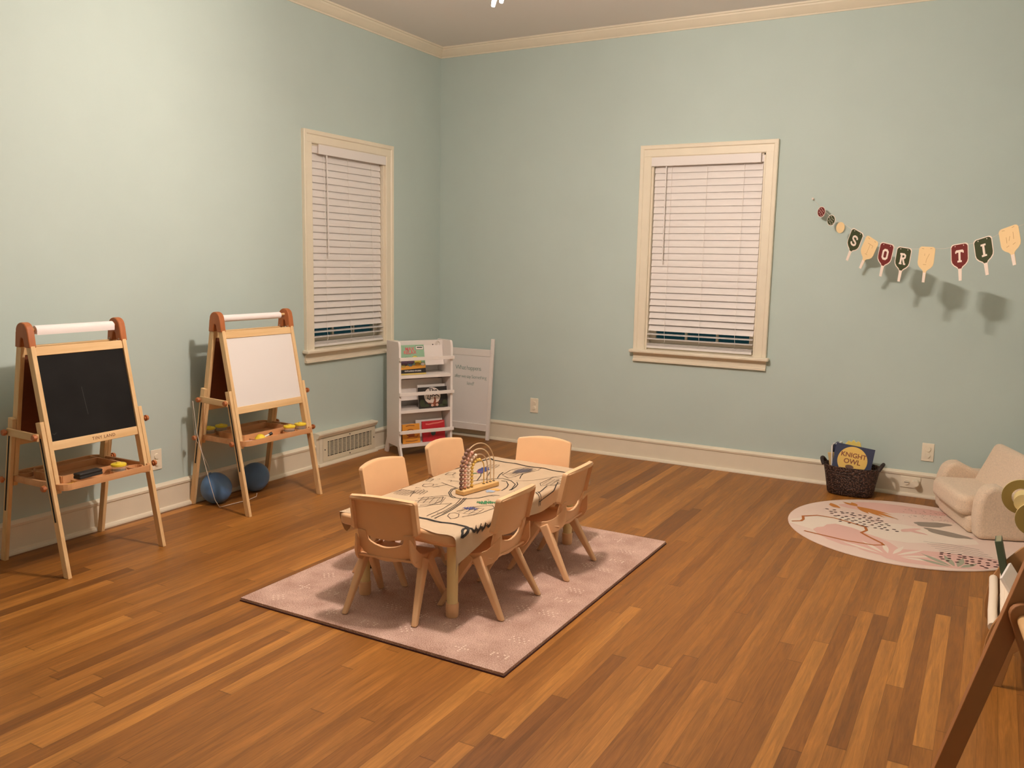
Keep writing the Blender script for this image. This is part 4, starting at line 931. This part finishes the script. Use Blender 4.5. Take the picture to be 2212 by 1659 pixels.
def d_moon(m_, o, ax, ay, w_, h_):
    m_.poly(circ(0.47*w_, 0.58*h_, 0.29*w_, 0.40*h_, 30), o, ax, ay, 0.0004, 1)
    m_.text('The', 0.046, o+ax*w_*0.5+ay*h_*0.82, ax, ay, 0.0007, 4, off=0.0009); 
    m_.ribbon([(0.25*w_, 0.62*h_), (0.33*w_, 0.66*h_), (0.30*w_, 0.45*h_), (0.38*w_, 0.40*h_), (0.40*w_, 0.60*h_), (0.46*w_, 0.55*h_), (0.5*w_, 0.64*h_), (0.56*w_, 0.55*h_), (0.62*w_, 0.63*h_), (0.68*w_, 0.56*h_), (0.71*w_, 0.5*h_)], 0.006, o, ax, ay, 0.0007, mi=4)
    for cx, cy, a, b_ in ((0.1, 0.25, 0.12, 0.3), (0.9, 0.2, 0.12, 0.26), (0.22, 0.12, 0.16, 0.12), (0.8, 0.1, 0.2, 0.1)): m_.poly(circ(cx*w_, cy*h_, a*w_*0.75, b_*h_*0.6, 14), o, ax, ay, 0.0006, 2)
    m_.ribbon([(0.55*w_, 0.50*h_), (0.56*w_, 0.35*h_), (0.52*w_, 0.2*h_), (0.50*w_, 0.08*h_)], [0.010, 0.016, 0.022, 0.03], o, ax, ay, 0.0008, mi=3)
    m_.ribbon([(0.3*w_, 0.24*h_), (0.5*w_, 0.2*h_), (0.7*w_, 0.26*h_)], 0.007, o, ax, ay, 0.0009, mi=3); m_.poly(circ(0.62*w_, 0.13*h_, 0.05*w_, 0.07*h_, 10), o, ax, ay, 0.0009, 5); m_.poly(circ(0.45*w_, 0.12*h_, 0.05*w_, 0.06*h_, 10), o, ax, ay, 0.0009, 5)
book('picture_book', 'dark picture book with a pale full moon on the middle shelf of the white rack', inn-0.125, 0.035, 0.3465, 0.232, 0.155, 0.012, 0.16, G_, d_moon)
book('large_white_book', 'white book standing behind the dark moon book on the middle shelf', inn-0.118, 0.068, 0.3465, 0.225, 0.170, 0.008, 0.18, [m_white], None)
O_ = [mc('orange_cover', (224, 150, 50)), mc('rust_print', (176, 92, 44)), mc('grey_print', (150, 150, 140)), mc('line_print', (120, 70, 36))]
def d_orange(m_, o, ax, ay, w_, h_):
    m_.ribbon(circ(0.45*w_, 0.55*h_, 0.24*w_, 0.18*h_, 20, 0.6, 5.6), 0.005, o, ax, ay, 0.0005, mi=3); m_.poly(circ(0.5*w_, 0.42*h_, 0.20*w_, 0.10*h_, 14), o, ax, ay, 0.0005, 1)
    m_.ribbon([(0.25*w_, 0.30*h_), (0.5*w_, 0.36*h_), (0.8*w_, 0.30*h_), (0.9*w_, 0.42*h_)], 0.006, o, ax, ay, 0.0007, mi=1); m_.poly(circ(0.62*w_, 0.6*h_, 0.09*w_, 0.05*h_, 12), o, ax, ay, 0.0008, 2); m_.ribbon([(0.2*w_, 0.90*h_), (0.4*w_, 0.93*h_), (0.7*w_, 0.90*h_)], 0.005, o, ax, ay, 0.0007, mi=3)
    m_.ribbon([(0.15*w_, 0.13*h_), (0.5*w_, 0.10*h_), (0.85*w_, 0.13*h_)], 0.004, o, ax, ay, 0.0007, mi=3)
book('board_book', 'orange board book with a brown animal drawing on the bottom shelf of the white rack', -inn+0.096, 0.036, 0.0935, 0.138, 0.142, 0.014, 0.12, O_, d_orange, page=m_white)
R_ = [mc('red_cover', (190, 32, 44)), mc('red_pink', (224, 120, 110)), mc('teal_print', (60, 86, 84)), mc('brown_print', (120, 60, 40))]
def d_red(m_, o, ax, ay, w_, h_):
    m_.ribbon([(0.15*w_, 0.86*h_), (0.3*w_, 0.84*h_), (0.5*w_, 0.87*h_), (0.7*w_, 0.88*h_), (0.95*w_, 0.93*h_)], 0.010, o, ax, ay, 0.0006, mi=1)
    m_.poly(circ(0.47*w_, 0.42*h_, 0.11*w_, 0.15*h_, 16), o, ax, ay, 0.0006, 2)
    for k in range(6):
        a = k*PI/3+0.3; m_.ribbon([(0.47*w_, 0.42*h_), (0.47*w_+0.2*w_*math.cos(a), 0.42*h_+0.25*h_*math.sin(a))], 0.0022, o, ax, ay, 0.0005, mi=3)
    m_.ribbon([(0.1*w_, 0.6*h_), (0.3*w_, 0.45*h_), (0.25*w_, 0.2*h_)], 0.002, o, ax, ay, 0.0005, mi=3)
book('red_picture_book', 'red picture book with a dark round figure on the bottom shelf of the white rack', inn-0.118, 0.038, 0.0935, 0.186, 0.152, 0.008, 0.14, R_, d_red)
book('white_backing_book', 'white book behind the orange and red books on the bottom shelf', inn-0.135, 0.072, 0.0935, 0.22, 0.160, 0.006, 0.16, [m_white], None)

# ------------------------------------------------------------------ white framed marker board in the corner
WA = 0.0
wbd = thing('marker_board', 'white framed upright whiteboard with green handwriting behind the book rack', 'whiteboard', (0.300, -0.091, 0), math.radians(2))
wbW = 0.49; wh = wbW/2; tilt = 0.065
def wp(x, z, o_=0.0): return V3((x, z*tilt+o_*-1.0, z))
for sx in (-1, 1):
    obj('post', M().bar(wp(sx*(wh-0.014)+0.0, 0.0), wp(sx*(wh-0.014)+0.012, 0.815 if sx > 0 else 0.765), 0.028, 0.020, (1, 0, 0)), m_white, wbd, bevel=0.002)
obj('top_rail', M().bar(wp(-wh+0.02, 0.700), wp(wh-0.02, 0.700), 0.055, 0.016, (0, 0, 1)), m_white, wbd, bevel=0.002)
obj('bottom_rail', M().bar(wp(-wh+0.02, 0.098), wp(wh-0.022, 0.098), 0.055, 0.016, (0, 0, 1)), m_white, wbd, bevel=0.002)
pn = M(); pn.bar(wp(0.004, 0.12), wp(0.006, 0.68), wbW-0.05, 0.006, (1, 0, 0)); pan = obj('panel', pn, m_wb, wbd)
m_mark = mat('marker_green', (120, 150, 140), 0.6); axw = V3((1, 0, 0)); ayw = V3((0, tilt, 1)).normalized()
for tx, x, z, s_ in (('What happens', 0.028, 0.570, 0.050), ('after we say Something', 0.052, 0.500, 0.040), ('kind?', 0.055, 0.445, 0.042)):
    wt = M(); wt.text(tx, s_, wp(x, z, 0.0045), axw, ayw, 0.0, ext=0.0001, spacing=0.82, off=-0.0006); obj('handwriting', wt, m_mark, wbd, smooth=0)

# ------------------------------------------------------------------ basket with books
bs = thing('storage_basket', 'dark brown woven basket with looped handles against the far wall', 'basket', (3.298, -0.180, 0))
def basket_mat():
    m = bpy.data.materials.new('woven_seagrass'); m.use_nodes = True; nt = m.node_tree; N = nt.nodes; L = nt.links; b = N['Principled BSDF']
    tc = N.new('ShaderNodeTexCoord'); vo = N.new('ShaderNodeTexVoronoi'); vo.inputs['Scale'].default_value = 95; mp = N.new('ShaderNodeMapping'); mp.inputs['Scale'].default_value = (1, 1, 1.25)
    L.new(tc.outputs['Object'], mp.inputs[0]); L.new(mp.outputs[0], vo.inputs['Vector'])
    r = N.new('ShaderNodeValToRGB'); r.color_ramp.elements[0].color = (*lin((126, 88, 70)), 1); r.color_ramp.elements[1].color = (*lin((38, 22, 18)), 1); r.color_ramp.elements[0].position = 0.05; r.color_ramp.elements[1].position = 0.55
    L.new(vo.outputs['Distance'], r.inputs[0]); L.new(r.outputs[0], b.inputs['Base Color']); b.inputs['Roughness'].default_value = 0.55
    bp = N.new('ShaderNodeBump'); bp.invert = True; bp.inputs['Strength'].default_value = 1.0; bp.inputs['Distance'].default_value = 0.006; L.new(vo.outputs['Distance'], bp.inputs['Height']); L.new(bp.outputs[0], b.inputs['Normal'])
    return m
m_bsk = basket_mat()
def sell(t_, a, b_, p=0.75): c, s_ = math.cos(t_), math.sin(t_); return a*math.copysign(abs(c)**p, c), b_*math.copysign(abs(s_)**p, s_)
q = M(); rings = []
for z, a, b_ in ((0.002, 0.122, 0.082), (0.012, 0.130, 0.090), (0.06, 0.137, 0.096), (0.12, 0.147, 0.104), (0.168, 0.157, 0.110), (0.178, 0.160, 0.112), (0.180, 0.155, 0.107), (0.172, 0.148, 0.101), (0.10, 0.138, 0.094), (0.02, 0.120, 0.08)):
    rings.append([q.bm.verts.new((*sell(2*PI*k/48, a*1.07, b_), z*1.06)) for k in range(48)])
for A_, B2 in zip(rings, rings[1:]):
    for k in range(48): q.face([A_[k], A_[(k+1) % 48], B2[(k+1) % 48], B2[k]])
q.face(rings[0][::-1]); q.face(rings[-1]); obj('body', q, m_bsk, bs, smooth=60)
for sx in (-1, 1):
    P = []
    for k in range(13): a = PI*k/12; P.append((sx*(0.163+0.020*math.sin(a)), -0.045*math.cos(a), 0.182+0.034*math.sin(a)))
    obj('handle', M().tube(P, 0.011, 10), mat('handle_wrap', (44, 30, 26), 0.6, bump=0.5, bscale=120), bs, smooth=60)
K_ = [mc('navy_cover', (28, 38, 72)), mc('moon_yellow', (226, 186, 92)), mc('title_brown', (132, 72, 34)), mc('owl_brown', (96, 62, 36)), mc('star_blue', (90, 120, 170))]
def d_owl(m_, o, ax, ay, w_, h_):
    m_.poly(circ(0.49*w_, 0.63*h_, 0.385*w_, 0.385*w_, 40), o, ax, ay, 0.0004, 1)
    m_.text('KNIGHT', 0.041, o+ax*w_*0.50+ay*h_*0.755, ax, ay, 0.0007, 2, off=0.0010); m_.text('OWL', 0.043, o+ax*w_*0.49+ay*h_*0.60, ax, ay, 0.0007, 2, off=0.0010)
    m_.poly(circ(0.45*w_, 0.47*h_, 0.11*w_, 0.05*h_, 16), o, ax, ay, 0.0006, 3)
    for k in range(14): m_.poly(circ(random.uniform(.03, .97)*w_, random.choice((random.uniform(.9, .98), random.uniform(.1, .95)))*h_, 0.0008, 0.0008, 5), o, ax, ay, 0.0002, 4)
def stand_book(name, label, x, y, z, w_, h_, t_, lean, rz, tiltz, mats, deco, page=None):
    r = book(name, label, 0, 0, 0, w_, h_, t_, lean, mats, deco, base=(x, y, z, rz), page=page); r.rotation_euler = (0, tiltz, rz); return r
stand_book('picture_book', 'navy picture book with a big yellow moon and the title KNIGHT OWL in the basket', 3.285, -0.232, 0.060, 0.232, 0.262, 0.012, 0.30, 0.0, math.radians(5.5), K_, d_owl)
stand_book('thin_book', 'thin white and navy book standing left of the moon book in the basket', 3.196, -0.165, 0.050, 0.012, 0.255, 0.14, 0.05, 0.05, math.radians(-2), [mc('navy_spine', (40, 48, 84)), m_white], None)
stand_book('thin_book', 'thin white book standing directly behind the moon book in the basket', 3.212, -0.155, 0.050, 0.010, 0.262, 0.14, 0.08, 0.05, math.radians(-1), [m_white], None)
stand_book('thin_book', 'leftmost thin white book in the basket', 3.180, -0.170, 0.050, 0.008, 0.248, 0.13, 0.05, 0.05, math.radians(-3), [m_white], None)
m_tan = mat('tan_card', (222, 190, 130), 0.7)
yb = M(); yb.prism([(-0.05, 0), (0.05, 0), (0.052, 0.225), (0.042, 0.262), (0.028, 0.272), (0.015, 0.262), (0.0, 0.278), (-0.015, 0.262), (-0.03, 0.27), (-0.048, 0.25)], (0, 0, 0), (1, 0, 0), (0, 0.15, 1), (0, 0.012, 0))
tag(obj('yellow_card_crown', yb, mat('yellow_card', (232, 206, 110), 0.7), loc=(3.285, -0.125, 0.055), bevel=0.002), 'pale yellow notched card sticking up behind the moon book in the basket', 'card')
tag(obj('tan_folder', M().bar((0.030, 0, 0.0), (-0.012, -0.005, 0.215), 0.050, 0.010, (1, 0, 0.2)), m_tan, loc=(3.178, -0.140, 0.035), bevel=0.002), 'tan cardboard folder at the left rear of the basket', 'folder')

# ------------------------------------------------------------------ boucle armchair
m_bou = mat('boucle_fabric', (232, 209, 184), 0.95, bump=0.9, bscale=230, var=0.10, vscale=160, spec=0.1, sheen=0.2)
for n_ in m_bou.node_tree.nodes:
    if n_.type == 'BUMP': n_.inputs['Distance'].default_value = 0.0035
SFA = math.atan2(-0.93, 0.36)
sf = thing('kids_armchair', 'small cream boucle armchair on the round rug by the far wall', 'armchair', (3.875, -0.515, 0.0075), SFA)
AW = 0.34
def fat(name, m_, bev, sub=1):
    o = obj(name, m_, m_bou, sf, smooth=80); 
    b = o.modifiers.new('bevel', 'BEVEL'); b.width = bev; b.segments = 5; b.limit_method = 'ANGLE'; b.angle_limit = math.radians(30)
    return o
fat('base', M().b2((-0.235, 0.015, 0.0), (0.235, 0.44, 0.105)), 0.03)
P = rrect(0.232, 0.20, 0.06, 6)
fat('seat_cushion', M().prism(P, (0, 0.165, 0.095), (1, 0, 0), (0, 1, 0), (0, 0, 0.115)), 0.035)
arm = [(0.0, 0.0), (-0.012, 0.12), (-0.008, 0.20), (0.012, 0.262), (0.05, 0.292), (0.095, 0.292), (0.14, 0.268), (0.19, 0.246), (0.26, 0.244), (0.40, 0.262), (0.44, 0.25), (0.45, 0.0)]
for sx in (-1, 1):
    x0 = -AW if sx < 0 else AW-0.105
    fat('arm', M().prism(arm, (x0, 0.035, 0.0), (0, 1, 0), (0, 0, 1), (0.105, 0, 0)), 0.04)
bk = M(); bk.bar((0, 0.205, 0.10), (0, 0.345, 0.415), 0.49, 0.085, (1, 0, 0)); fat('backrest', bk, 0.035)

# ------------------------------------------------------------------ letter banner
BD = V3((1, -0.8, 0)).normalized(); NB = V3((-0.8, -1, 0)).normalized(); B0 = V3((2.918, -0.004, 0))
def bp_(s_, z): return B0+BD*s_+V3((0, 0, z))
m_bg = mat('card_green', (58, 66, 34), 0.7); m_br = mat('card_maroon', (112, 34, 30), 0.7); m_bw = mat('card_white', (242, 226, 212), 0.7); m_bc = mat('card_cream', (240, 210, 158), 0.7); m_cr = mat('crease_brown', (196, 158, 110), 0.7)
def glyph(ch):
    """list of ('r', pts, width) ribbons in a 1 x 1.5 box centred on 0"""
    o_ = {'T': [((-.38, .62), (.38, .62), .24), ((-.40, .66), (-.40, .36), .13), ((.40, .66), (.40, .36), .13), ((0, .62), (0, -.62), .24), ((-.24, -.66), (.24, -.66), .18)],
          'I': [((0, .62), (0, -.62), .24), ((-.26, -.66), (.26, -.66), .18), ((-.26, .66), (.26, .66), .18)],
          'O': [((-.30, -.40), (-.30, .40), (-.14, .60), (.14, .60), (.30, .40), (.30, -.40), (.14, -.60), (-.14, -.60), (-.30, -.40), (-.30, -.38), .24)],
          'S': [((.34, .30), (.30, .48), (.14, .62), (-.14, .62), (-.30, .45), (-.30, .25), (-.15, .08), (.15, -.08), (.30, -.25), (.30, -.45), (.14, -.62), (-.14, -.62), (-.32, -.48), (-.36, -.28), .22)],
          'R': [((-.20, .62), (-.20, -.62), .24), ((-.38, -.66), (-.02, -.66), .16), ((-.40, .63), (-.1, .63), .17), ((-.2, .62), (.12, .62), (.28, .48), (.28, .22), (.12, .06), (-.2, .06), .20), ((.02, .06), (.26, -.60), .22), ((.16, -.66), (.46, -.66), .16)]}
    return o_[ch]
def paddle(s0, z0, s1, z1, colour, ch, label, back=False, twist=0.0):
    c = bp_(s0, z0); d = V3((s0-s1, z0-z1, 0)); ang = math.atan2(d.x, d.y)
    r = thing('letter_card', label, 'letter card', c, 0, 'paddle-shaped letter cards of the wall banner')
    bd_ = Matrix.Rotation(twist, 3, 'Z') @ BD; nb_ = Matrix.Rotation(twist, 3, 'Z') @ NB
    ax = (bd_*math.cos(ang)-V3((0, 0, 1))*math.sin(ang)); ay = (bd_*math.sin(ang)+V3((0, 0, 1))*math.cos(ang)); n_ = ax.cross(ay)
    if n_.y > 0: n_ = -n_
    def outl(k): 
        Rr = [(0.038, 0.068), (0.048, 0.064), (0.0545, 0.055), (0.0545, -0.019), (0.050, -0.034), (0.038, -0.047), (0.019, -0.059), (0.011, -0.068)]
        P_ = [(x-k if x > 0.012 else x-k*0.5, (y-k if y > 0 else y+k*0.8)) for x, y in Rr]; return P_
    Rr = outl(0); full = Rr+[(0.009, -0.128)]; full = full+[(-x, y) for x, y in full[::-1]]
    body = M().prism(full, (0, 0, 0), ax, ay, n_*0.0015)
    obj('card', body, m_bc if back else m_bw, r, smooth=0)
    if back:
        f = M(); hd = M(); hd.prism([(0.009, -0.074), (0.009, -0.1275), (-0.009, -0.1275), (-0.009, -0.074)], n_*0.0015, ax, ay, n_*0.0003); obj('handle', hd, m_bw, r, smooth=0)
        L_ = []
        if ch == 'Y': L_ = [[(-.012, .03), (-.012, .018)], [(.02, .03), (.004, -.002), (.002, -.02)], [(-.016, -.03), (.006, -.03)]]
        elif ch == 'M': L_ = [[(-.018, .02), (-.02, -.01)], [(.002, .02), (-.006, -.002)], [(.022, .036), (.02, 0.0)], [(-.026, -.03), (-.01, -.026)], [(.01, -.026), (.026, -.02)]]
        else: L_ = [[(-.02, .03), (.024, .03)], [(.0, .03), (.0, -.03)], [(.024, .03), (.022, .014)], [(-.01, -.034), (.01, -.034)]]
        for p in L_+[[(-.036, .058), (-.02, .056)], [(.02, .058), (.034, .060)]]: obj('crease', M().ribbon(p, 0.0026, n_*0.0017, ax, ay, 0.0), m_cr, r, smooth=0)
    else:
        inn_ = outl(0.0045); inn_ = inn_+[(-x, y) for x, y in inn_[::-1]]
        f = M().prism(inn_, n_*0.0015, ax, ay, n_*0.0003); fo = obj('face', f, colour, r, smooth=0)
        g_ = M()
        for si_, st_ in enumerate(glyph(ch)):
            pts, wd = st_[:-1], st_[-1]; S_ = 0.054
            A_ = g_.bm.verts[:] ; g_.ribbon([(x*S_*1.05, y*S_*0.78+0.002) for x, y in pts], wd*S_, n_*(0.0021+si_*0.00006), ax, ay, 0.0)
        obj('letter', g_, m_bw, r, smooth=0)
        h_ = M()
        for x in (-0.026, 0.026): h_.poly(circ(x, 0.056, 0.0026, 0.0030, 10), n_*0.0021, ax, ay, 0.0)
        obj('hole', h_, m_bw, r, smooth=0)
    return r
PD = [(0.389, 1.594, 0.338, 1.475, m_bg, 'S', 'dark green card with a white S on the banner', False),
      (0.508, 1.545, 0.450, 1.425, m_bc, 't', 'cream card turned backwards between the S and O cards of the banner', True),
      (0.641, 1.511, 0.617, 1.387, m_br, 'O', 'maroon card with a white O on the banner', False),
      (0.773, 1.486, 0.757, 1.363, m_bg, 'R', 'dark green card with a white R on the banner', False),
      (0.936, 1.487, 0.930, 1.357, m_bc, 'Y', 'cream card turned backwards between the R and T cards of the banner', True),
      (1.153, 1.502, 1.170, 1.377, m_br, 'T', 'maroon card with a white T on the banner', False),
      (1.296, 1.532, 1.329, 1.408, m_bg, 'I', 'dark green card with a white I on the banner', False),
      (1.439, 1.583, 1.477, 1.458, m_bc, 'M', 'cream card turned backwards at the right end of the banner', True)]
for p in PD: paddle(*p)
def disc_card(s0, z0, colour, label, spots):
    c = bp_(s0, z0)+NB*0.008; r = thing('ball_card', label, 'ball card', c, 0, 'small round cards at the left end of the banner')
    a = 0.036; b_ = 0.034
    obj('card', M().prism(circ(0, 0, a, b_, 28), (0, 0, 0), BD, (0, 0, 1), NB*0.0015), m_bw if spots else m_bc, r, smooth=0)
    if spots:
        obj('face', M().prism(circ(0, 0, a-0.0035, b_-0.0035, 28), NB*0.0015, BD, (0, 0, 1), NB*0.0003), colour, r, smooth=0)
        h_ = M()
        for x, y in ((-.010, .008), (.008, .012), (-.008, -.012), (.010, -.008), (-.018, -.002), (.019, .004), (0.0, .022), (0.0, -.023), (-.017, .018), (.018, -.019), (0, 0.0)): h_.poly(circ(x, y, 0.0030, 0.0032, 8), NB*0.0021, BD, (0, 0, 1), 0.0)
        obj('dots', h_, m_bw, r, smooth=0)
disc_card(0.094, 1.782, m_br, 'small maroon disc with white dots, nearest to the pushpin of the banner', True)
disc_card(0.187, 1.726, m_bg, 'small dark green disc with white dots on the banner', True)
disc_card(0.272, 1.678, m_bc, 'small plain cream disc on the banner left of the S card', False)
sp_ = [(0.0, 1.869), (0.06, 1.822), (0.13, 1.775), (0.22, 1.722), (0.31, 1.690), (0.37, 1.660), (0.42, 1.650), (0.48, 1.612), (0.55, 1.598), (0.61, 1.571), (0.68, 1.565), (0.735, 1.546), (0.82, 1.544), (0.90, 1.543), (0.975, 1.544), (1.05, 1.544), (1.12, 1.553), (1.20, 1.566), (1.26, 1.578), (1.34, 1.600), (1.40, 1.630), (1.49, 1.655), (1.7, 1.72), (2.66, 2.05)]
tag(obj('banner_string', M().tube([bp_(s_, z)-NB*0.0014 for s_, z in sp_], 0.0007, 5), m_bw), 'fine thread carrying the letter cards from the pushpin across to the right', 'string')
pin = thing('push_pin', 'white pushpin holding the left end of the banner on the far wall', 'pushpin', (2.918, 0, 1.869))
obj('head', M().cyl((0, -0.006, 0), (0, -0.022, 0.001), 0.0045, 0.006, 12).cyl((0, -0.004, 0), (0, -0.007, 0), 0.007, n=12), m_bw, pin); obj('needle', M().cyl((0, 0.0, 0), (0, -0.006, 0), 0.0012, n=6), m_dark, pin)

# ------------------------------------------------------------------ sling book rack and crossed wooden frame at the right edge
m_ply = mat('birch_ply_face', (176, 128, 80), 0.55, var=0.05, vscale=20); m_plyl = wood('ply_edge', (226, 186, 132), (214, 170, 116), axis=1); m_canv = mat('canvas_cream', (240, 224, 202), 0.9, bump=0.4, bscale=300)
m_brn = mat('stained_ply', (166, 112, 68), 0.5, var=0.05, vscale=14)
rk_ = thing('sling_bookrack', 'low plywood book rack with cream canvas slings at the right edge of the room', 'bookrack', (4.26, -2.325, 0))
prof = [(-0.155, 0.0), (-0.185, 0.04), (-0.192, 0.10), (-0.186, 0.16), (-0.172, 0.215), (-0.148, 0.265), (-0.118, 0.305), (-0.085, 0.345), (-0.04, 0.385), (0.02, 0.43), (0.08, 0.455), (0.13, 0.44), (0.15, 0.40), (0.16, 0.0), (0.12, 0.0), (0.115, 0.15), (0.06, 0.185), (-0.05, 0.175), (-0.10, 0.13), (-0.125, 0.0)]
for y in (0.275, -0.285):
    pnl = obj('side_panel', M().prism(prof, (0, y, 0), (1, 0, 0), (0, 0, 1), (0, 0.014, 0)), m_ply, rk_, bevel=0.002)
def sling(x0, z0, x1, z1, dep):
    s_ = M(); N2 = 12
    s_.tube([(x0, -0.270, z0), (x0-0.002, -0.1, z0+0.002), (x0+0.001, 0.1, z0), (x0, 0.274, z0)], 0.016, 12)
    f1 = lambda u, v: V3((x0+(x1-x0)*u, -0.268+0.536*v, z0+(z1-z0)*u-dep*math.sin(PI*u)**0.8))
    s_.sheet(f1, [i/N2 for i in range(N2+1)], [0, 0.33, 0.66, 1], lambda u, v: f1(u, v)+V3((0.002, 0, -0.002)))
    s_.tube([(x1, -0.270, z1), (x1, 0.274, z1)], 0.016, 12)
    obj('sling', s_, m_canv, rk_, smooth=60)
sling(-0.168, 0.205, -0.132, 0.225, 0.09); sling(-0.120, 0.235, -0.060, 0.275, 0.11); sling(-0.03, 0.33, 0.05, 0.37, 0.12)
m_gb = mat('dark_green_book', (66, 78, 58), 0.5)
gb = thing('green_book', 'dark green book leaning in the sling rack at the far end', 'book', (4.100, -2.10, 0.215), 0)
obj('cover', M().bar((0.036, 0, 0), (-0.006, 0.02, 0.165), 0.024, 0.15, (1, 0, 0.2)), m_gb, gb, bevel=0.001); obj('pages', M().bar((0.037, 0, 0.003), (-0.005, 0.02, 0.1662), 0.018, 0.144, (1, 0, 0.2)), mat('aged_pages', (150, 146, 116), 0.8), gb)
wb_ = thing('white_board_book', 'white book leaning in the sling rack in front of the green book', 'book', (4.150, -2.28, 0.185), 0)
obj('cover', M().bar((0.060, 0, 0.0), (-0.028, 0.0, 0.132), 0.150, 0.010, (0.28, 1, 0)), m_white, wb_, bevel=0.001)

# crossed plywood frame with round rails
cf = thing('wooden_crossed_frame', 'crossed brown plywood legs with a round wooden rail, at the lower right edge', 'frame', (4.12, -3.6, 0), math.radians(15))
def plank(p, q, w_, t0, t1):
    """plank in the x-z plane from p to q, rounded top end; y from t0 to t1"""
    p = Vector(p); q = Vector(q); d = (q-p).normalized(); n_ = Vector((-d.y, d.x)); P_ = [p-n_*w_/2, p+n_*w_/2]
    P_[0].y = max(0, P_[0].y); P_[1].y = max(0, P_[1].y)
    for k in range(9): a = PI*k/8; P_.append(q+n_*w_/2*math.cos(a)+d*w_/2*math.sin(a))
    return M().prism([(v_.x, v_.y) for v_ in P_], (0, t0, 0), (1, 0, 0), (0, 0, 1), (0, t1-t0, 0))
obj('leg', plank((-0.189, 0.0), (0.072, 0.93), 0.046, 0.0, 0.020), m_brn, cf, bevel=0.0015)
obj('leg', plank((0.225, 0.0), (-0.002, 0.628), 0.056, -0.020, -0.002), m_brn, cf, bevel=0.0015)
obj('rail', M().cyl((0.001, -0.015, 0.616), (-0.088, -0.56, 0.616), 0.0145, n=20), m_plyl, cf)
obj('strap', M().ribbon([(0.0, 0.0), (0.03, 0.005), (0.06, 0.0)], 0.012, (0.065, -0.03, 0.415), (1, 0, 0), (0, 0, 1), 0.0), m_black, cf, smooth=0)

# olive ring toy standing by the armchair
m_oli = mat('olive_paint', (146, 124, 62), 0.6); m_olc = mat('olive_edge', (226, 206, 146), 0.6)
ol = thing('olive_disc_stand', 'olive green round-fronted wooden stand with pale edges, right of the armchair', 'wooden stand', (4.20, -1.45, 0))
def two_tone(m_):
    m_.bm.normal_update()
    for f_ in m_.bm.faces:
        if abs(f_.normal.y) < 0.5: f_.material_index = 1
    return m_
def ring(ri, ro, cx, cz, y, t_, n_=40):
    m_ = M()
    prof = [(ri, y), (ro, y), (ro, y+t_), (ri, y+t_)]
    rs = [[m_.bm.verts.new((cx+r_*math.cos(2*PI*k/n_), yy, cz+r_*math.sin(2*PI*k/n_))) for r_, yy in prof] for k in range(n_)]
    for k in range(n_):
        for q_ in range(4): m_.face([rs[k][q_], rs[(k+1) % n_][q_], rs[(k+1) % n_][(q_+1) % 4], rs[k][(q_+1) % 4]])
    return two_tone(m_)
OX, OZ = 4.1835-4.20, 0.415
obj('back_ring', ring(0.040, 0.080, OX, OZ, -0.006, 0.014), [m_oli, m_olc], ol)
obj('drum', M().cyl((OX+0.008, -0.075, OZ-0.010), (OX+0.008, -0.004, OZ-0.004), 0.040, n=32), m_olc, ol)
obj('front_disc', two_tone(M().prism(circ(OX+0.048, OZ-0.075, 0.070, 0.074, 36), (0, -0.09, 0), (1, 0, 0), (0, 0, 1), (0, 0.016, 0))), [m_oli, m_olc], ol)
obj('post', M().b2((OX+0.04, -0.07, 0.0), (OX+0.09, -0.006, OZ-0.03)), m_oli, ol, bevel=0.003)
